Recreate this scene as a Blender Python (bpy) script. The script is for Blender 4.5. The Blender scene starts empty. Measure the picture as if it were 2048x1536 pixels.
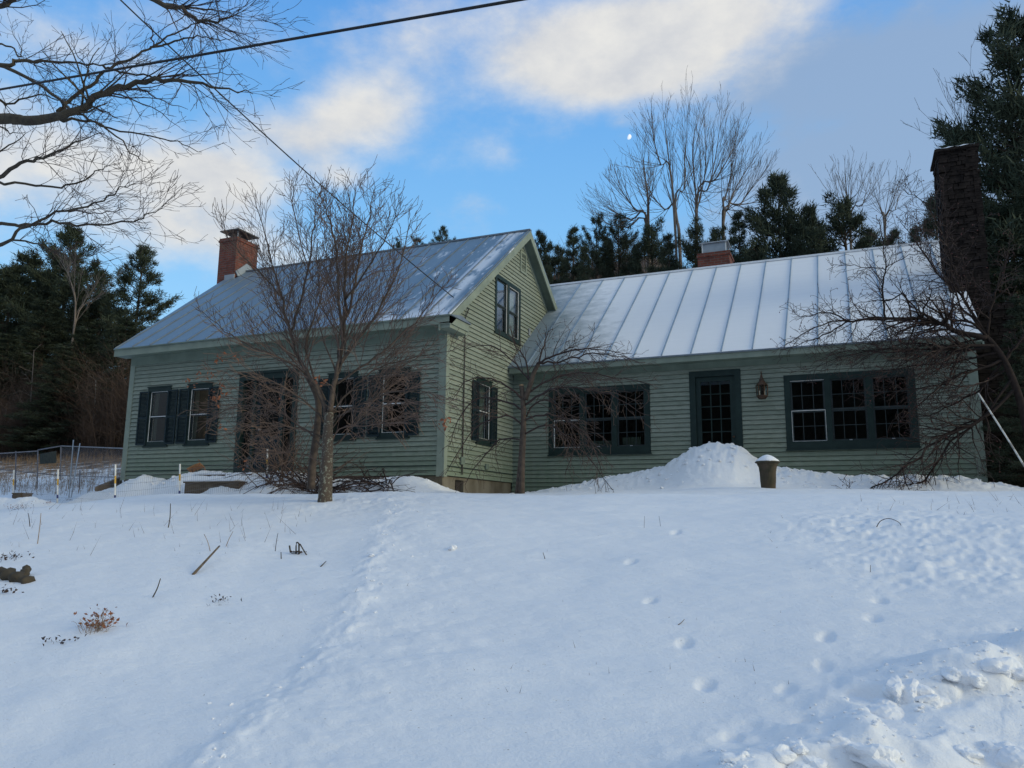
import bpy, math, random
import numpy as np
from mathutils import Vector, Matrix
SC = bpy.context.scene
COL = SC.collection
R = math.radians
# ------------------------------------------------------------------ camera
FPX = 1555.39; YAW, PITCH, ROLL = .4114, .1687, .0105
CAM = np.array([7.9158, -14.5479, -.8369])
def basis():
    cy, sy = math.cos(YAW), math.sin(YAW); cp, sp = math.cos(PITCH), math.sin(PITCH)
    F = np.array([-sy*cp, cy*cp, sp]); Rt = np.array([cy, sy, 0.]); U = np.cross(Rt, F)
    cr, sr = math.cos(ROLL), math.sin(ROLL)
    return F, Rt*cr+U*sr, U*cr-Rt*sr
CF, CR, CU = basis()
def ray(u, v): return CF+CR*((u-1024)/FPX)-CU*((v-768)/FPX)
def aty(u, v, Y):
    d = ray(u, v); return CAM+d*((Y-CAM[1])/d[1])
def atx(u, v, X):
    d = ray(u, v); return CAM+d*((X-CAM[0])/d[0])
def atd(u, v, D):
    d = ray(u, v); return CAM+d/np.linalg.norm(d)*D
def px(p):
    v = np.asarray(p, float)-CAM; z = v@CF
    return 1024+FPX*(v@CR)/z, 768-FPX*(v@CU)/z
cd = bpy.data.cameras.new('camera'); cam = bpy.data.objects.new('camera', cd); COL.objects.link(cam)
cd.sensor_width = 36; cd.lens = FPX/2048*36; cd.clip_end = 8000; cd.clip_start = .05
M = Matrix(((CR[0], CU[0], -CF[0], CAM[0]), (CR[1], CU[1], -CF[1], CAM[1]), (CR[2], CU[2], -CF[2], CAM[2]), (0, 0, 0, 1)))
cam.matrix_world = M
SC.camera = cam

# ------------------------------------------------------------------ materials
def newmat(name):
    m = bpy.data.materials.new(name); m.use_nodes = True
    nt = m.node_tree; b = nt.nodes['Principled BSDF']
    return m, nt, b
def N(nt, typ, **kw):
    n = nt.nodes.new(typ)
    for k, v in kw.items():
        if k in ('i',):
            for a, val in v.items(): n.inputs[a].default_value = val
        else: setattr(n, k, v)
    return n
def L(nt, a, b): nt.links.new(a, b)
def ramp(nt, fac, stops):
    r = nt.nodes.new('ShaderNodeValToRGB'); e = r.color_ramp.elements
    while len(e) < len(stops): e.new(.5)
    for el, (p, c) in zip(e, stops): el.position = p; el.color = (*c, 1) if len(c) == 3 else c
    nt.links.new(fac, r.inputs[0]); return r.outputs[0]
def obj_coord(nt, scale=(1, 1, 1)):
    g = N(nt, 'ShaderNodeNewGeometry'); mp = N(nt, 'ShaderNodeMapping'); mp.inputs['Scale'].default_value = scale
    L(nt, g.outputs['Position'], mp.inputs[0]); return mp.outputs[0]
def noise(nt, vec, scale, detail=4, rough=.5):
    n = N(nt, 'ShaderNodeTexNoise'); n.inputs['Scale'].default_value = scale; n.inputs['Detail'].default_value = detail
    n.inputs['Roughness'].default_value = rough; L(nt, vec, n.inputs['Vector']); return n.outputs['Fac']
def bump(nt, h, b, strength=.3, dist=.02):
    k = N(nt, 'ShaderNodeBump'); k.inputs['Strength'].default_value = strength; k.inputs['Distance'].default_value = dist
    L(nt, h, k.inputs['Height']); L(nt, k.outputs[0], b.inputs['Normal'])
def simple(name, c1, c2=None, scale=8, rough=.6, spec=.3, stretch=(1, 1, 1), metal=0, bmp=0, detail=5, lo=.35, hi=.65):
    m, nt, b = newmat(name); c2 = c2 or tuple(x*.75 for x in c1)
    v = obj_coord(nt, stretch); n = noise(nt, v, scale, detail)
    L(nt, ramp(nt, n, [(lo, c1), (hi, c2)]), b.inputs['Base Color'])
    b.inputs['Roughness'].default_value = rough; b.inputs['Specular IOR Level'].default_value = spec; b.inputs['Metallic'].default_value = metal
    if bmp: bump(nt, n, b, bmp, .02)
    return m
def mix(nt, fac, a, b, typ='MIX'):
    k = N(nt, 'ShaderNodeMix', data_type='RGBA', blend_type=typ)
    for s, val in ((0, fac), (6, a), (7, b)):
        if isinstance(val, (int, float)): k.inputs[s].default_value = val
        elif isinstance(val, tuple): k.inputs[s].default_value = (*val, 1)
        else: L(nt, val, k.inputs[s])
    return k.outputs[2]
def math_(nt, op, a, b=None, clamp=False):
    k = N(nt, 'ShaderNodeMath', operation=op, use_clamp=clamp)
    for s, val in ((0, a), (1, b)):
        if val is None: continue
        if isinstance(val, (int, float)): k.inputs[s].default_value = val
        else: L(nt, val, k.inputs[s])
    return k.outputs[0]

def m_siding():
    m, nt, b = newmat('painted_clapboard')
    g = N(nt, 'ShaderNodeNewGeometry'); s = N(nt, 'ShaderNodeSeparateXYZ'); L(nt, g.outputs['Position'], s.inputs[0])
    row = math_(nt, 'FLOOR', math_(nt, 'DIVIDE', s.outputs[2], .105))
    xy = math_(nt, 'ADD', s.outputs[0], s.outputs[1])
    cell = math_(nt, 'FLOOR', math_(nt, 'ADD', math_(nt, 'MULTIPLY', xy, .37), math_(nt, 'MULTIPLY', row, .618)))
    cb = N(nt, 'ShaderNodeCombineXYZ'); L(nt, cell, cb.inputs[0]); L(nt, row, cb.inputs[1])
    wn = N(nt, 'ShaderNodeTexWhiteNoise', noise_dimensions='3D'); L(nt, cb.outputs[0], wn.inputs[0])
    base = mix(nt, wn.outputs[0], (.212, .246, .202), (.278, .308, .255))
    v = obj_coord(nt, (1, 1, 6)); n = noise(nt, v, 5, 8, .65)
    base = mix(nt, math_(nt, 'MULTIPLY', ramp(nt, n, [(.46, (0, 0, 0)), (.68, (1, 1, 1))]), .62), base, (.125, .15, .115))
    # streaky weathering and algae near the bottom boards
    v2 = obj_coord(nt, (3, 3, .35)); n2 = noise(nt, v2, 3, 6, .6)
    low = N(nt, 'ShaderNodeMapRange'); low.inputs[1].default_value = 1.2; low.inputs[2].default_value = -.1; L(nt, s.outputs[2], low.inputs[0])
    f = math_(nt, 'MULTIPLY', math_(nt, 'MULTIPLY', low.outputs[0], n2), .9, True)
    base = mix(nt, f, base, (.13, .19, .11))
    L(nt, base, b.inputs['Base Color']); b.inputs['Roughness'].default_value = .7; b.inputs['Specular IOR Level'].default_value = .2
    bump(nt, n, b, .25, .01)
    return m
def m_metalroof():
    m, nt, b = newmat('weathered_metal_roof')
    g = N(nt, 'ShaderNodeNewGeometry'); s = N(nt, 'ShaderNodeSeparateXYZ'); L(nt, g.outputs['Position'], s.inputs[0])
    v = obj_coord(nt, (1, .35, .35)); n = noise(nt, v, 1.6, 8, .6)
    n1 = noise(nt, obj_coord(nt), .5, 3, .5)
    base = mix(nt, n, (.16, .225, .28), (.235, .30, .36))
    base = mix(nt, math_(nt, 'MULTIPLY', n1, .5), base, (.145, .215, .28))
    # frost and thin snow caught by the rake seam and in thin streaks
    def band(x0, x1):
        a = N(nt, 'ShaderNodeMapRange'); a.inputs[1].default_value = x0; a.inputs[2].default_value = x1; L(nt, s.outputs[0], a.inputs[0]); return a.outputs[0]
    nz = noise(nt, obj_coord(nt, (2.2, .8, .8)), 2.2, 7, .65)
    strip = math_(nt, 'MULTIPLY', band(-.50, -.42), band(.1, -.08))
    strip = math_(nt, 'MULTIPLY', strip, ramp(nt, noise(nt, obj_coord(nt, (1.5, .6, .6)), 2.6, 6, .65), [(.36, (0, 0, 0)), (.5, (1, 1, 1))]))
    pat = math_(nt, 'MULTIPLY', band(-3.4, -1.2), ramp(nt, nz, [(.57, (0, 0, 0)), (.66, (1, 1, 1))]))
    lowz = N(nt, 'ShaderNodeMapRange'); lowz.inputs[1].default_value = 4.1; lowz.inputs[2].default_value = 3.45; L(nt, s.outputs[2], lowz.inputs[0])
    low = math_(nt, 'MULTIPLY', math_(nt, 'MULTIPLY', lowz.outputs[0], band(-3, -1.2)), ramp(nt, nz, [(.40, (0, 0, 0)), (.52, (1, 1, 1))]))
    f = math_(nt, 'MAXIMUM', math_(nt, 'MAXIMUM', strip, pat), low)
    f = math_(nt, 'MULTIPLY', f, .8)
    L(nt, mix(nt, f, base, (.78, .8, .84)), b.inputs['Base Color'])
    L(nt, math_(nt, 'MULTIPLY', math_(nt, 'SUBTRACT', 1, f), .35), b.inputs['Metallic']); b.inputs['Roughness'].default_value = .5
    bump(nt, noise(nt, obj_coord(nt, (1, .5, .5)), 3, 3), b, .25, .03)
    return m
def m_snowroof():
    m, nt, b = newmat('snow_dusted_roof')
    g = N(nt, 'ShaderNodeNewGeometry'); s = N(nt, 'ShaderNodeSeparateXYZ'); L(nt, g.outputs['Position'], s.inputs[0])
    n = noise(nt, obj_coord(nt, (1, 1.5, 1.5)), 2.4, 8, .62)
    # bare metal shows at the left, melted low down towards the taller house
    k = math_(nt, 'SUBTRACT', math_(nt, 'MULTIPLY', s.outputs[0], 1.0), math_(nt, 'MULTIPLY', math_(nt, 'SUBTRACT', 6.3, s.outputs[1]), .42))
    k = math_(nt, 'ADD', k, math_(nt, 'MULTIPLY', math_(nt, 'SUBTRACT', n, .5), 2.6))
    mr = N(nt, 'ShaderNodeMapRange'); mr.inputs[1].default_value = .1; mr.inputs[2].default_value = 1.9; L(nt, k, mr.inputs[0])
    sp = N(nt, 'ShaderNodeTexNoise'); sp.inputs['Scale'].default_value = 1.3; sp.inputs['Detail'].default_value = 6; L(nt, obj_coord(nt), sp.inputs[0])
    spot = ramp(nt, sp.outputs[0], [(.72, (1, 1, 1)), (.76, (.35, .35, .35))])
    f = math_(nt, 'MULTIPLY', mr.outputs[0], spot)
    n3 = noise(nt, obj_coord(nt, (.3, 3, 3)), 3, 6, .7)
    snow = mix(nt, n3, (.76, .775, .80), (.86, .87, .885))
    metal = mix(nt, n3, (.30, .35, .38), (.20, .25, .27))
    L(nt, mix(nt, f, metal, snow), b.inputs['Base Color']); b.inputs['Roughness'].default_value = .75; b.inputs['Specular IOR Level'].default_value = .15
    bump(nt, noise(nt, obj_coord(nt, (.5, 2, 2)), 6, 6), b, .3, .015)
    return m
def m_brick(name, c1, c2, mortar, scale=1.0):
    m, nt, b = newmat(name)
    g = N(nt, 'ShaderNodeNewGeometry'); s = N(nt, 'ShaderNodeSeparateXYZ'); L(nt, g.outputs['Position'], s.inputs[0])
    cb = N(nt, 'ShaderNodeCombineXYZ'); L(nt, math_(nt, 'ADD', s.outputs[0], s.outputs[1]), cb.inputs[0]); L(nt, s.outputs[2], cb.inputs[1])
    t = N(nt, 'ShaderNodeTexBrick'); L(nt, cb.outputs[0], t.inputs[0])
    t.inputs['Color1'].default_value = (*c1, 1); t.inputs['Color2'].default_value = (*c2, 1); t.inputs['Mortar'].default_value = (*mortar, 1)
    t.inputs['Scale'].default_value = scale; t.inputs['Mortar Size'].default_value = .009; t.inputs['Brick Width'].default_value = .21; t.inputs['Row Height'].default_value = .075
    n = noise(nt, obj_coord(nt), 5, 6, .6)
    L(nt, mix(nt, math_(nt, 'MULTIPLY', ramp(nt, n, [(.45, (0, 0, 0)), (.7, (1, 1, 1))]), .75), t.outputs[0], tuple(x*.35 for x in c1)), b.inputs['Base Color'])
    b.inputs['Roughness'].default_value = .85
    bump(nt, t.outputs['Fac'], b, -.5, .01)
    return m
def m_glass():
    m, nt, b = newmat('window_glass')
    out = nt.nodes['Material Output']; nt.nodes.remove(b)
    tr = N(nt, 'ShaderNodeBsdfTransparent'); tr.inputs[0].default_value = (.75, .8, .8, 1)
    gl = N(nt, 'ShaderNodeBsdfGlossy'); gl.inputs['Roughness'].default_value = .02; gl.inputs[0].default_value = (.9, .95, 1, 1)
    fr = N(nt, 'ShaderNodeFresnel'); fr.inputs[0].default_value = 1.45
    mx = N(nt, 'ShaderNodeMixShader'); L(nt, math_(nt, 'MULTIPLY', fr.outputs[0], .35), mx.inputs[0]); L(nt, tr.outputs[0], mx.inputs[1]); L(nt, gl.outputs[0], mx.inputs[2])
    n = noise(nt, obj_coord(nt), 1.3, 2); k = N(nt, 'ShaderNodeBump'); k.inputs['Strength'].default_value = .04; k.inputs['Distance'].default_value = .02
    L(nt, n, k.inputs['Height']); L(nt, k.outputs[0], gl.inputs['Normal'])
    L(nt, mx.outputs[0], out.inputs[0]); return m
def m_ground():
    m, nt, b = newmat('snow_ground')
    g = N(nt, 'ShaderNodeNewGeometry'); s = N(nt, 'ShaderNodeSeparateXYZ'); L(nt, g.outputs['Position'], s.inputs[0])
    P = obj_coord(nt)
    nA = noise(nt, P, .9, 4); snow = mix(nt, nA, (.80, .815, .84), (.86, .865, .875))
    # faint dirt in the worn path and specks
    nD = noise(nt, P, 2.6, 9, .75)
    snow = mix(nt, math_(nt, 'MULTIPLY', ramp(nt, nD, [(.62, (0, 0, 0)), (.72, (1, 1, 1))]), .22), snow, (.60, .585, .55))
    nS = noise(nt, P, 38, 2, .5); snow = mix(nt, math_(nt, 'MULTIPLY', ramp(nt, nS, [(.735, (0, 0, 0)), (.76, (1, 1, 1))]), .55), snow, (.25, .2, .15))
    litter = mix(nt, noise(nt, P, 1.2, 8, .7), (.10, .07, .045), (.055, .045, .03))
    d = math_(nt, 'ADD', s.outputs[1], math_(nt, 'MULTIPLY', noise(nt, P, .12, 3), 8))
    lf = N(nt, 'ShaderNodeMapRange'); lf.inputs[1].default_value = -9.5; lf.inputs[2].default_value = -15; lf.inputs[3].default_value = 0; lf.inputs[4].default_value = 17; L(nt, s.outputs[0], lf.inputs[0])
    ly_ = N(nt, 'ShaderNodeMapRange'); ly_.inputs[1].default_value = 1; ly_.inputs[2].default_value = 8; L(nt, s.outputs[1], ly_.inputs[0]); d = math_(nt, 'ADD', d, math_(nt, 'MULTIPLY', lf.outputs[0], ly_.outputs[0]))
    far = N(nt, 'ShaderNodeMapRange'); far.inputs[1].default_value = 13; far.inputs[2].default_value = 46; L(nt, d, far.inputs[0])
    back = N(nt, 'ShaderNodeMapRange'); back.inputs[1].default_value = -45; back.inputs[2].default_value = -75; L(nt, s.outputs[1], back.inputs[0])  # dark litter on the added hill behind, to keep window reflections dark
    f = math_(nt, 'MAXIMUM', far.outputs[0], back.outputs[0])
    thr = math_(nt, 'ADD', noise(nt, P, 1.1, 9, .75), math_(nt, 'MULTIPLY', math_(nt, 'SUBTRACT', f, .5), .7))
    f2 = ramp(nt, thr, [(.44, (0, 0, 0)), (.56, (1, 1, 1))])
    L(nt, mix(nt, f2, snow, litter), b.inputs['Base Color'])
    b.inputs['Roughness'].default_value = .65; b.inputs['Specular IOR Level'].default_value = .2
    b.inputs['Subsurface Weight'].default_value = 0
    h = math_(nt, 'ADD', math_(nt, 'MULTIPLY', noise(nt, obj_coord(nt, (1, 1.8, 1)), 3.4, 9, .62), 1.0), math_(nt, 'MULTIPLY', noise(nt, P, 60, 4, .7), .16))
    bump(nt, h, b, .55, .05)
    return m
MAT = {}
MAT['siding'] = m_siding()
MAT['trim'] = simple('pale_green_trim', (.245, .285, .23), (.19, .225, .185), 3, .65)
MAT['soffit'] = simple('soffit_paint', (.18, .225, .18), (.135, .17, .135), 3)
MAT['shade'] = simple('shaded_soffit_paint', (.15, .185, .15), (.11, .14, .115), 3)  # soffit paint again, darkened to put the overhang's shade in its colour
MAT['dark'] = simple('dark_green_paint', (.009, .022, .020), (.014, .030, .027), 6, .5, .25)
MAT['shutter'] = simple('dark_shutter_paint', (.008, .018, .024), (.012, .026, .031), 6, .55, .2)
MAT['white'] = simple('white_storm_frame', (.80, .80, .78), (.62, .62, .6), 9, .4)
MAT['sash'] = simple('grey_green_sash', (.035, .048, .05), (.022, .032, .034), 7, .5)
MAT['mroof'] = m_metalroof(); MAT['sroof'] = m_snowroof()
MAT['seam'] = simple('blue_grey_seam', (.22, .30, .38), (.30, .38, .46), 3, .45, metal=.2)
MAT['mseam'] = simple('grey_metal_seam', (.20, .245, .29), (.15, .18, .22), 3, .45, metal=.3)
MAT['brick'] = m_brick('red_brick', (.215, .052, .030), (.13, .034, .022), (.13, .105, .09))
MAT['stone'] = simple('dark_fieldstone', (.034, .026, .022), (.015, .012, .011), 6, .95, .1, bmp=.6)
MAT['concrete'] = simple('mossy_foundation', (.20, .18, .14), (.10, .085, .06), 2.5, .9, stretch=(1, 1, .5), bmp=.4)
MAT['black'] = simple('dark_metal', (.035, .032, .03), (.06, .05, .045), 8, .5)
MAT['cap'] = simple('chimney_cap_metal', (.16, .15, .14), (.09, .085, .08), 8, .5, metal=.3)
MAT['galv'] = simple('galvanised_metal', (.45, .47, .5), (.34, .36, .38), 8, .4, metal=.4)
MAT['glass'] = m_glass()
MAT['curtain'] = simple('curtain_cloth', (.55, .55, .5), (.38, .38, .33), 3, .9, stretch=(9, 9, .4))
MAT['curtaind'] = simple('dim_curtain_cloth', (.20, .21, .16), (.13, .14, .1), 3, .9, stretch=(9, 9, .4))
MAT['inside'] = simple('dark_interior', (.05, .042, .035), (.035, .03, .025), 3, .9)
MAT['snow'] = simple('loose_snow', (.84, .85, .87), (.78, .79, .82), 12, .7, .2, bmp=.5)
MAT['ground'] = m_ground()
MAT['bark'] = simple('grey_brown_bark', (.10, .075, .058), (.055, .042, .034), 14, .9, bmp=.5)
MAT['lichen'] = simple('lichened_bark', (.085, .065, .05), (.22, .22, .17), 30, .9, bmp=.5, lo=.55, hi=.62)
MAT['twig'] = simple('brown_twig', (.15, .10, .075), (.095, .065, .052), 5, .8)
MAT['shadebark'] = simple('shaded_bark', (.038, .027, .023), (.022, .017, .015), 12, .9, .1, bmp=.4)  # bark darkened against the sun on the trunk; shade put into the colour
MAT['mtwig'] = simple('dull_twig', (.085, .058, .046), (.055, .038, .032), 5, .8)
MAT['tarp'] = simple('olive_tarp', (.075, .08, .06), (.045, .05, .04), 7, .8)
MAT['dtwig'] = simple('dark_twig', (.06, .038, .032), (.035, .024, .022), 5, .8)
MAT['maple'] = simple('maple_bark', (.085, .068, .045), (.045, .037, .028), 7, .9, bmp=.4)
MAT['gtwig'] = simple('grey_far_branch', (.20, .165, .14), (.14, .115, .10), 5, .85)
MAT['needle'] = simple('pine_needles', (.040, .055, .038), (.068, .082, .055), .9, .8, .1)
MAT['needled'] = simple('dark_needles', (.022, .034, .024), (.038, .05, .032), .9, .7)
MAT['ptrunk'] = simple('pine_bark', (.09, .068, .052), (.05, .038, .03), 5, .9)
MAT['leaf'] = simple('dry_orange_leaf', (.27, .10, .045), (.17, .065, .035), 20, .7)
MAT['fruit'] = simple('shrivelled_fruit', (.12, .03, .022), (.06, .018, .015), 20, .5)
MAT['straw'] = simple('dry_straw', (.34, .23, .13), (.22, .14, .08), 18, .85)
MAT['brush'] = simple('hillside_brush', (.12, .078, .055), (.07, .048, .036), .35, .9)
MAT['birch'] = simple('pale_birch_bark', (.62, .6, .55), (.30, .28, .25), 8, .7, lo=.5, hi=.6)
MAT['wire'] = simple('black_cable', (.012, .012, .014), (.02, .02, .02), 8, .5)
MAT['fwire'] = simple('fence_wire', (.24, .23, .24), (.16, .15, .16), 8, .5, metal=.3)
MAT['yellow'] = simple('yellow_band', (.65, .38, .06), (.5, .3, .06), 12, .5)
MAT['blue'] = simple('blue_band', (.03, .04, .16), (.03, .04, .12), 12, .5)
MAT['red'] = simple('red_band', (.5, .05, .04), (.4, .05, .04), 12, .5)
MAT['wood'] = simple('old_board', (.16, .12, .08), (.09, .065, .045), 5, .85, stretch=(1, 6, 6), bmp=.3)
MAT['orange'] = simple('orange_wood', (.42, .20, .08), (.28, .13, .06), 9, .8)
MAT['urn'] = simple('mossy_urn', (.085, .062, .042), (.045, .04, .025), 7, .9, bmp=.5)
MAT['copper'] = simple('old_copper', (.09, .05, .032), (.045, .03, .022), 12, .45, metal=.3)
MAT['candle'] = simple('candle_white', (.9, .88, .82), (.8, .78, .7), 9, .5)
MAT['frost'] = simple('grey_glass_panel', (.34, .38, .42), (.26, .3, .34), 4, .3)

# ------------------------------------------------------------------ mesh builder
class MB:
    def __init__(s): s.v = []; s.f = []; s.n = 0
    def add(s, vs, fs):
        vs = np.asarray(vs, float).reshape(-1, 3); s.v.append(vs)
        for f in fs: s.f.append(tuple(i+s.n for i in f))
        s.n += len(vs)
    def box(s, lo, hi, T=None):
        x0, y0, z0 = lo; x1, y1, z1 = hi
        v = [(x0, y0, z0), (x1, y0, z0), (x1, y1, z0), (x0, y1, z0), (x0, y0, z1), (x1, y0, z1), (x1, y1, z1), (x0, y1, z1)]
        f = [(0, 3, 2, 1), (4, 5, 6, 7), (0, 1, 5, 4), (1, 2, 6, 5), (2, 3, 7, 6), (3, 0, 4, 7)]
        if T: v = [T(*p) for p in v]
        s.add(v, f)
    def prism(s, poly, off):   # poly list of 3D pts, extruded by vector off
        a = np.array(poly, float); n = len(a); b = a+np.array(off, float)
        f = [tuple(range(n))[::-1], tuple(range(n, 2*n))]+[(i, (i+1) % n, n+(i+1) % n, n+i) for i in range(n)]
        s.add(np.vstack([a, b]), f)
    def tube(s, pts, rad, k=6, cap=True):
        P = np.asarray(pts, float); n = len(P); rad = np.broadcast_to(np.asarray(rad, float), (n,))
        T = np.gradient(P, axis=0); T /= np.linalg.norm(T, axis=1)[:, None]+1e-9
        m = T.mean(0); ref = np.array([0, 0, 1.]) if abs(m[2]) < .8*np.linalg.norm(m)+1e-9 else np.array([1., .1, 0])
        A = np.cross(T, ref); A /= np.linalg.norm(A, axis=1)[:, None]+1e-9; B = np.cross(T, A)
        an = np.arange(k)*2*math.pi/k
        V = P[:, None]+rad[:, None, None]*(A[:, None]*np.cos(an)[None, :, None]+B[:, None]*np.sin(an)[None, :, None])
        f = [(i*k+j, i*k+(j+1) % k, (i+1)*k+(j+1) % k, (i+1)*k+j) for i in range(n-1) for j in range(k)]
        if cap: f += [tuple(range(k))[::-1], tuple(range((n-1)*k, n*k))]
        s.add(V.reshape(-1, 3), f)
    def lathe(s, prof, c, k=20, wob=0, rng=None):
        V = []
        for r, z in prof:
            for j in range(k):
                a = j*2*math.pi/k; rr = r*(1+(rng.uniform(-wob, wob) if wob else 0)); V.append((c[0]+rr*math.cos(a), c[1]+rr*math.sin(a), c[2]+z))
        n = len(prof); f = [(i*k+j, i*k+(j+1) % k, (i+1)*k+(j+1) % k, (i+1)*k+j) for i in range(n-1) for j in range(k)]
        f += [tuple(range(k))[::-1], tuple(range((n-1)*k, n*k))]
        s.add(V, f)
    def mesh(s, name, mat, smooth=False):
        me = bpy.data.meshes.new(name)
        V = np.vstack(s.v)
        me.from_pydata(V.tolist(), [], s.f)
        if mat: me.materials.append(MAT[mat] if isinstance(mat, str) else mat)
        if smooth: me.polygons.foreach_set('use_smooth', [True]*len(me.polygons))
        me.update(); return me
    def obj(s, name, mat, parent=None, smooth=False, label=None):
        o = bpy.data.objects.new(name, s.mesh(name, mat, smooth)); COL.objects.link(o)
        if parent:
            o.parent = parent; o.matrix_parent_inverse = Matrix.Translation(-wloc(parent))
        if label: o['label'] = label
        return o
def wloc(o):
    v = Vector((0, 0, 0))
    p = o
    while p: v = v+p.location; p = p.parent if False else None
    return Vector(o.get('_w', tuple(v)))
def raw_mesh(name, V, nper, mat):
    """V (n*nper,3): n separate polygons of nper corners"""
    V = np.asarray(V, np.float32).reshape(-1, 3); n = len(V)//nper
    me = bpy.data.meshes.new(name)
    me.vertices.add(len(V)); me.vertices.foreach_set('co', V.ravel())
    me.loops.add(len(V)); me.loops.foreach_set('vertex_index', np.arange(len(V), dtype=np.int32))
    me.polygons.add(n); me.polygons.foreach_set('loop_start', np.arange(0, len(V), nper, dtype=np.int32))
    me.polygons.foreach_set('loop_total', np.full(n, nper, np.int32))
    me.materials.append(MAT[mat]); me.update(); me.validate(); return me
def link_mesh(name, me, parent=None, label=None):
    o = bpy.data.objects.new(name, me); COL.objects.link(o)
    if parent: o.parent = parent; o.matrix_parent_inverse = Matrix.Translation(-wloc(parent))
    if label: o['label'] = label
    return o
def tag(o, label, cat=None, group=None, kind=None):
    o['label'] = label
    if cat: o['category'] = cat
    if group: o['group'] = group
    if kind: o['kind'] = kind
    return o
def thing(name, label, cat, loc=(0, 0, 0), group=None):
    o = bpy.data.objects.new(name, None); COL.objects.link(o); o.location = tuple(map(float, loc)); o.empty_display_size = .2
    return tag(o, label, cat, group)
# for thing children we build in world coordinates; parent inverse cancels the Empty's location
def clear_w(o): pass

# ------------------------------------------------------------------ noise + terrain
rs = np.random.RandomState(7)
LAT = rs.rand(256, 256)
def vnoise(x, y):
    xi = np.floor(x).astype(int); yi = np.floor(y).astype(int); fx = x-xi; fy = y-yi
    fx = fx*fx*(3-2*fx); fy = fy*fy*(3-2*fy)
    g = lambda a, b: LAT[a % 256, b % 256]
    return (g(xi, yi)*(1-fx)+g(xi+1, yi)*fx)*(1-fy)+(g(xi, yi+1)*(1-fx)+g(xi+1, yi+1)*fx)*fy-.5
def fbm(x, y, o=4, g=.5):
    a = 1; t = 0
    for i in range(o): t = t+a*vnoise(x*2**i+17*i, y*2**i+31*i); a *= g
    return t
def sst(a, b, x): t = np.clip((x-a)/(b-a), 0, 1); return t*t*(3-2*t)
def base_z(x, y):
    x = np.asarray(x, float); y = np.asarray(y, float)
    # lawn climbs from the road to a terrace in front of the house
    t = np.clip((y+14.5)/10.3, 0, 1)
    z = -2.44+1.93*(t*1.12-.12*t**3-.10*np.sin(math.pi*t)*0)
    z = z-.28*sst(-3, -8, x)*sst(-12, -4, y)*sst(3, -1, y)
    z = np.where(y < -14.5, -2.44+.05*(y+14.5)*np.where(y > -24, 1, 0)-np.where(y <= -24, .5, 0), z)
    # terrace to the wall
    z = z+.16*sst(-3.6, -.5, y)+.10*sst(0, 3.6, y)*sst(-1, 1.5, x)
    z = z-.35*sst(-9, -13, x)*sst(-3, 2, y)
    z = z+sst(-8.9, -12.5, x)*np.interp(y, [-1.2, 3, 6, 12, 18, 30], [0, .35, .9, 2.2, 3.3, 3.4])
    # hill behind the house
    h = np.clip(y-17-2*np.sin(x*.05), 0, None); hh = np.where(h < 22, h*h*.0085, 22*22*.0085+(h-22)*.60)
    hh = np.minimum(hh, 28+.03*(h-80)*(h > 80)); hh = hh*(1-.42*sst(-16, 8, x)*sst(30, 50, y)-.35*sst(-28, -45, x)*sst(30, 50, y))
    z = z+hh*(1+.10*np.sin(x*.045+1))
    # unseen hill added behind the viewer, raised to darken the window reflections
    b = np.clip(-y-45, 0, None); z = z+np.minimum(b*.5, 60)
    return z
def _prof(pts, Y):
    P = [aty(u, v, Y) for u, v in pts]; P.sort(key=lambda p: p[0])
    return np.array([p[0] for p in P]), np.array([p[2] for p in P])
DX, DZ = _prof([(1060, 992), (1120, 978), (1200, 960), (1260, 948), (1330, 935), (1370, 910), (1400, 893), (1440, 888), (1480, 893), (1515, 922), (1560, 938), (1640, 949), (1700, 954), (1850, 955), (1930, 958), (1970, 968), (2048, 980), (2200, 985)], 2.3)
MX, MZ = _prof([(200, 985), (235, 975), (262, 962), (290, 951), (312, 957), (335, 963), (350, 956), (375, 949), (400, 946), (430, 944), (480, 950), (560, 946), (600, 946), (640, 958), (700, 962), (750, 960), (800, 954), (830, 954), (850, 963), (880, 981), (905, 986)], -.75)
def prints():
    L_ = []
    for u, v in ((1300, 1180), (1368, 1255), (1410, 1337), (1758, 1185), (1745, 1223), (1650, 1253), (1645, 1303), (1570, 1355), (1605, 1425), (1460, 1452), (1352, 1062), (1262, 1112)):
        L_.append(ground_at(u, v, base_z))
    return L_
def ground_at(u, v, fn):
    d = ray(u, v); t = 1.0
    for i in range(4000):
        p = CAM+d*t
        if p[2] <= fn(p[0], p[1]): return CAM+d*(t-.5*.02*max(t, 1)*.5)
        t += .01*max(t, .5)
    return p
def polyline_dist(x, y, P):
    best = np.full(x.shape, 1e9); sgn = np.zeros(x.shape)
    for (a, b) in zip(P[:-1], P[1:]):
        dx, dy = b[0]-a[0], b[1]-a[1]; l2 = dx*dx+dy*dy
        t = np.clip(((x-a[0])*dx+(y-a[1])*dy)/l2, 0, 1)
        ex, ey = x-(a[0]+t*dx), y-(a[1]+t*dy); d = np.hypot(ex, ey); c = dx*ey-dy*ex
        m = d < best; best = np.where(m, d, best); sgn = np.where(m, np.sign(c), sgn)
    return best, sgn
PR = prints()
PATH = [ground_at(u, v, base_z) for u, v in ((60, 1530), (240, 1420), (420, 1290), (540, 1180), (600, 1110), (640, 1060), (690, 1020))]
TRK = [ground_at(u, v, base_z) for u, v in ((1560, 1620), (1760, 1500), (1900, 1420), (2048, 1375), (2200, 1345))]
BANK = [ground_at(u, v, base_z) for u, v in ((1480, 1600), (1620, 1525), (1745, 1470), (1800, 1400), (1850, 1370), (1950, 1345), (2048, 1320), (2200, 1295))]
SGN = -1
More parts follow.
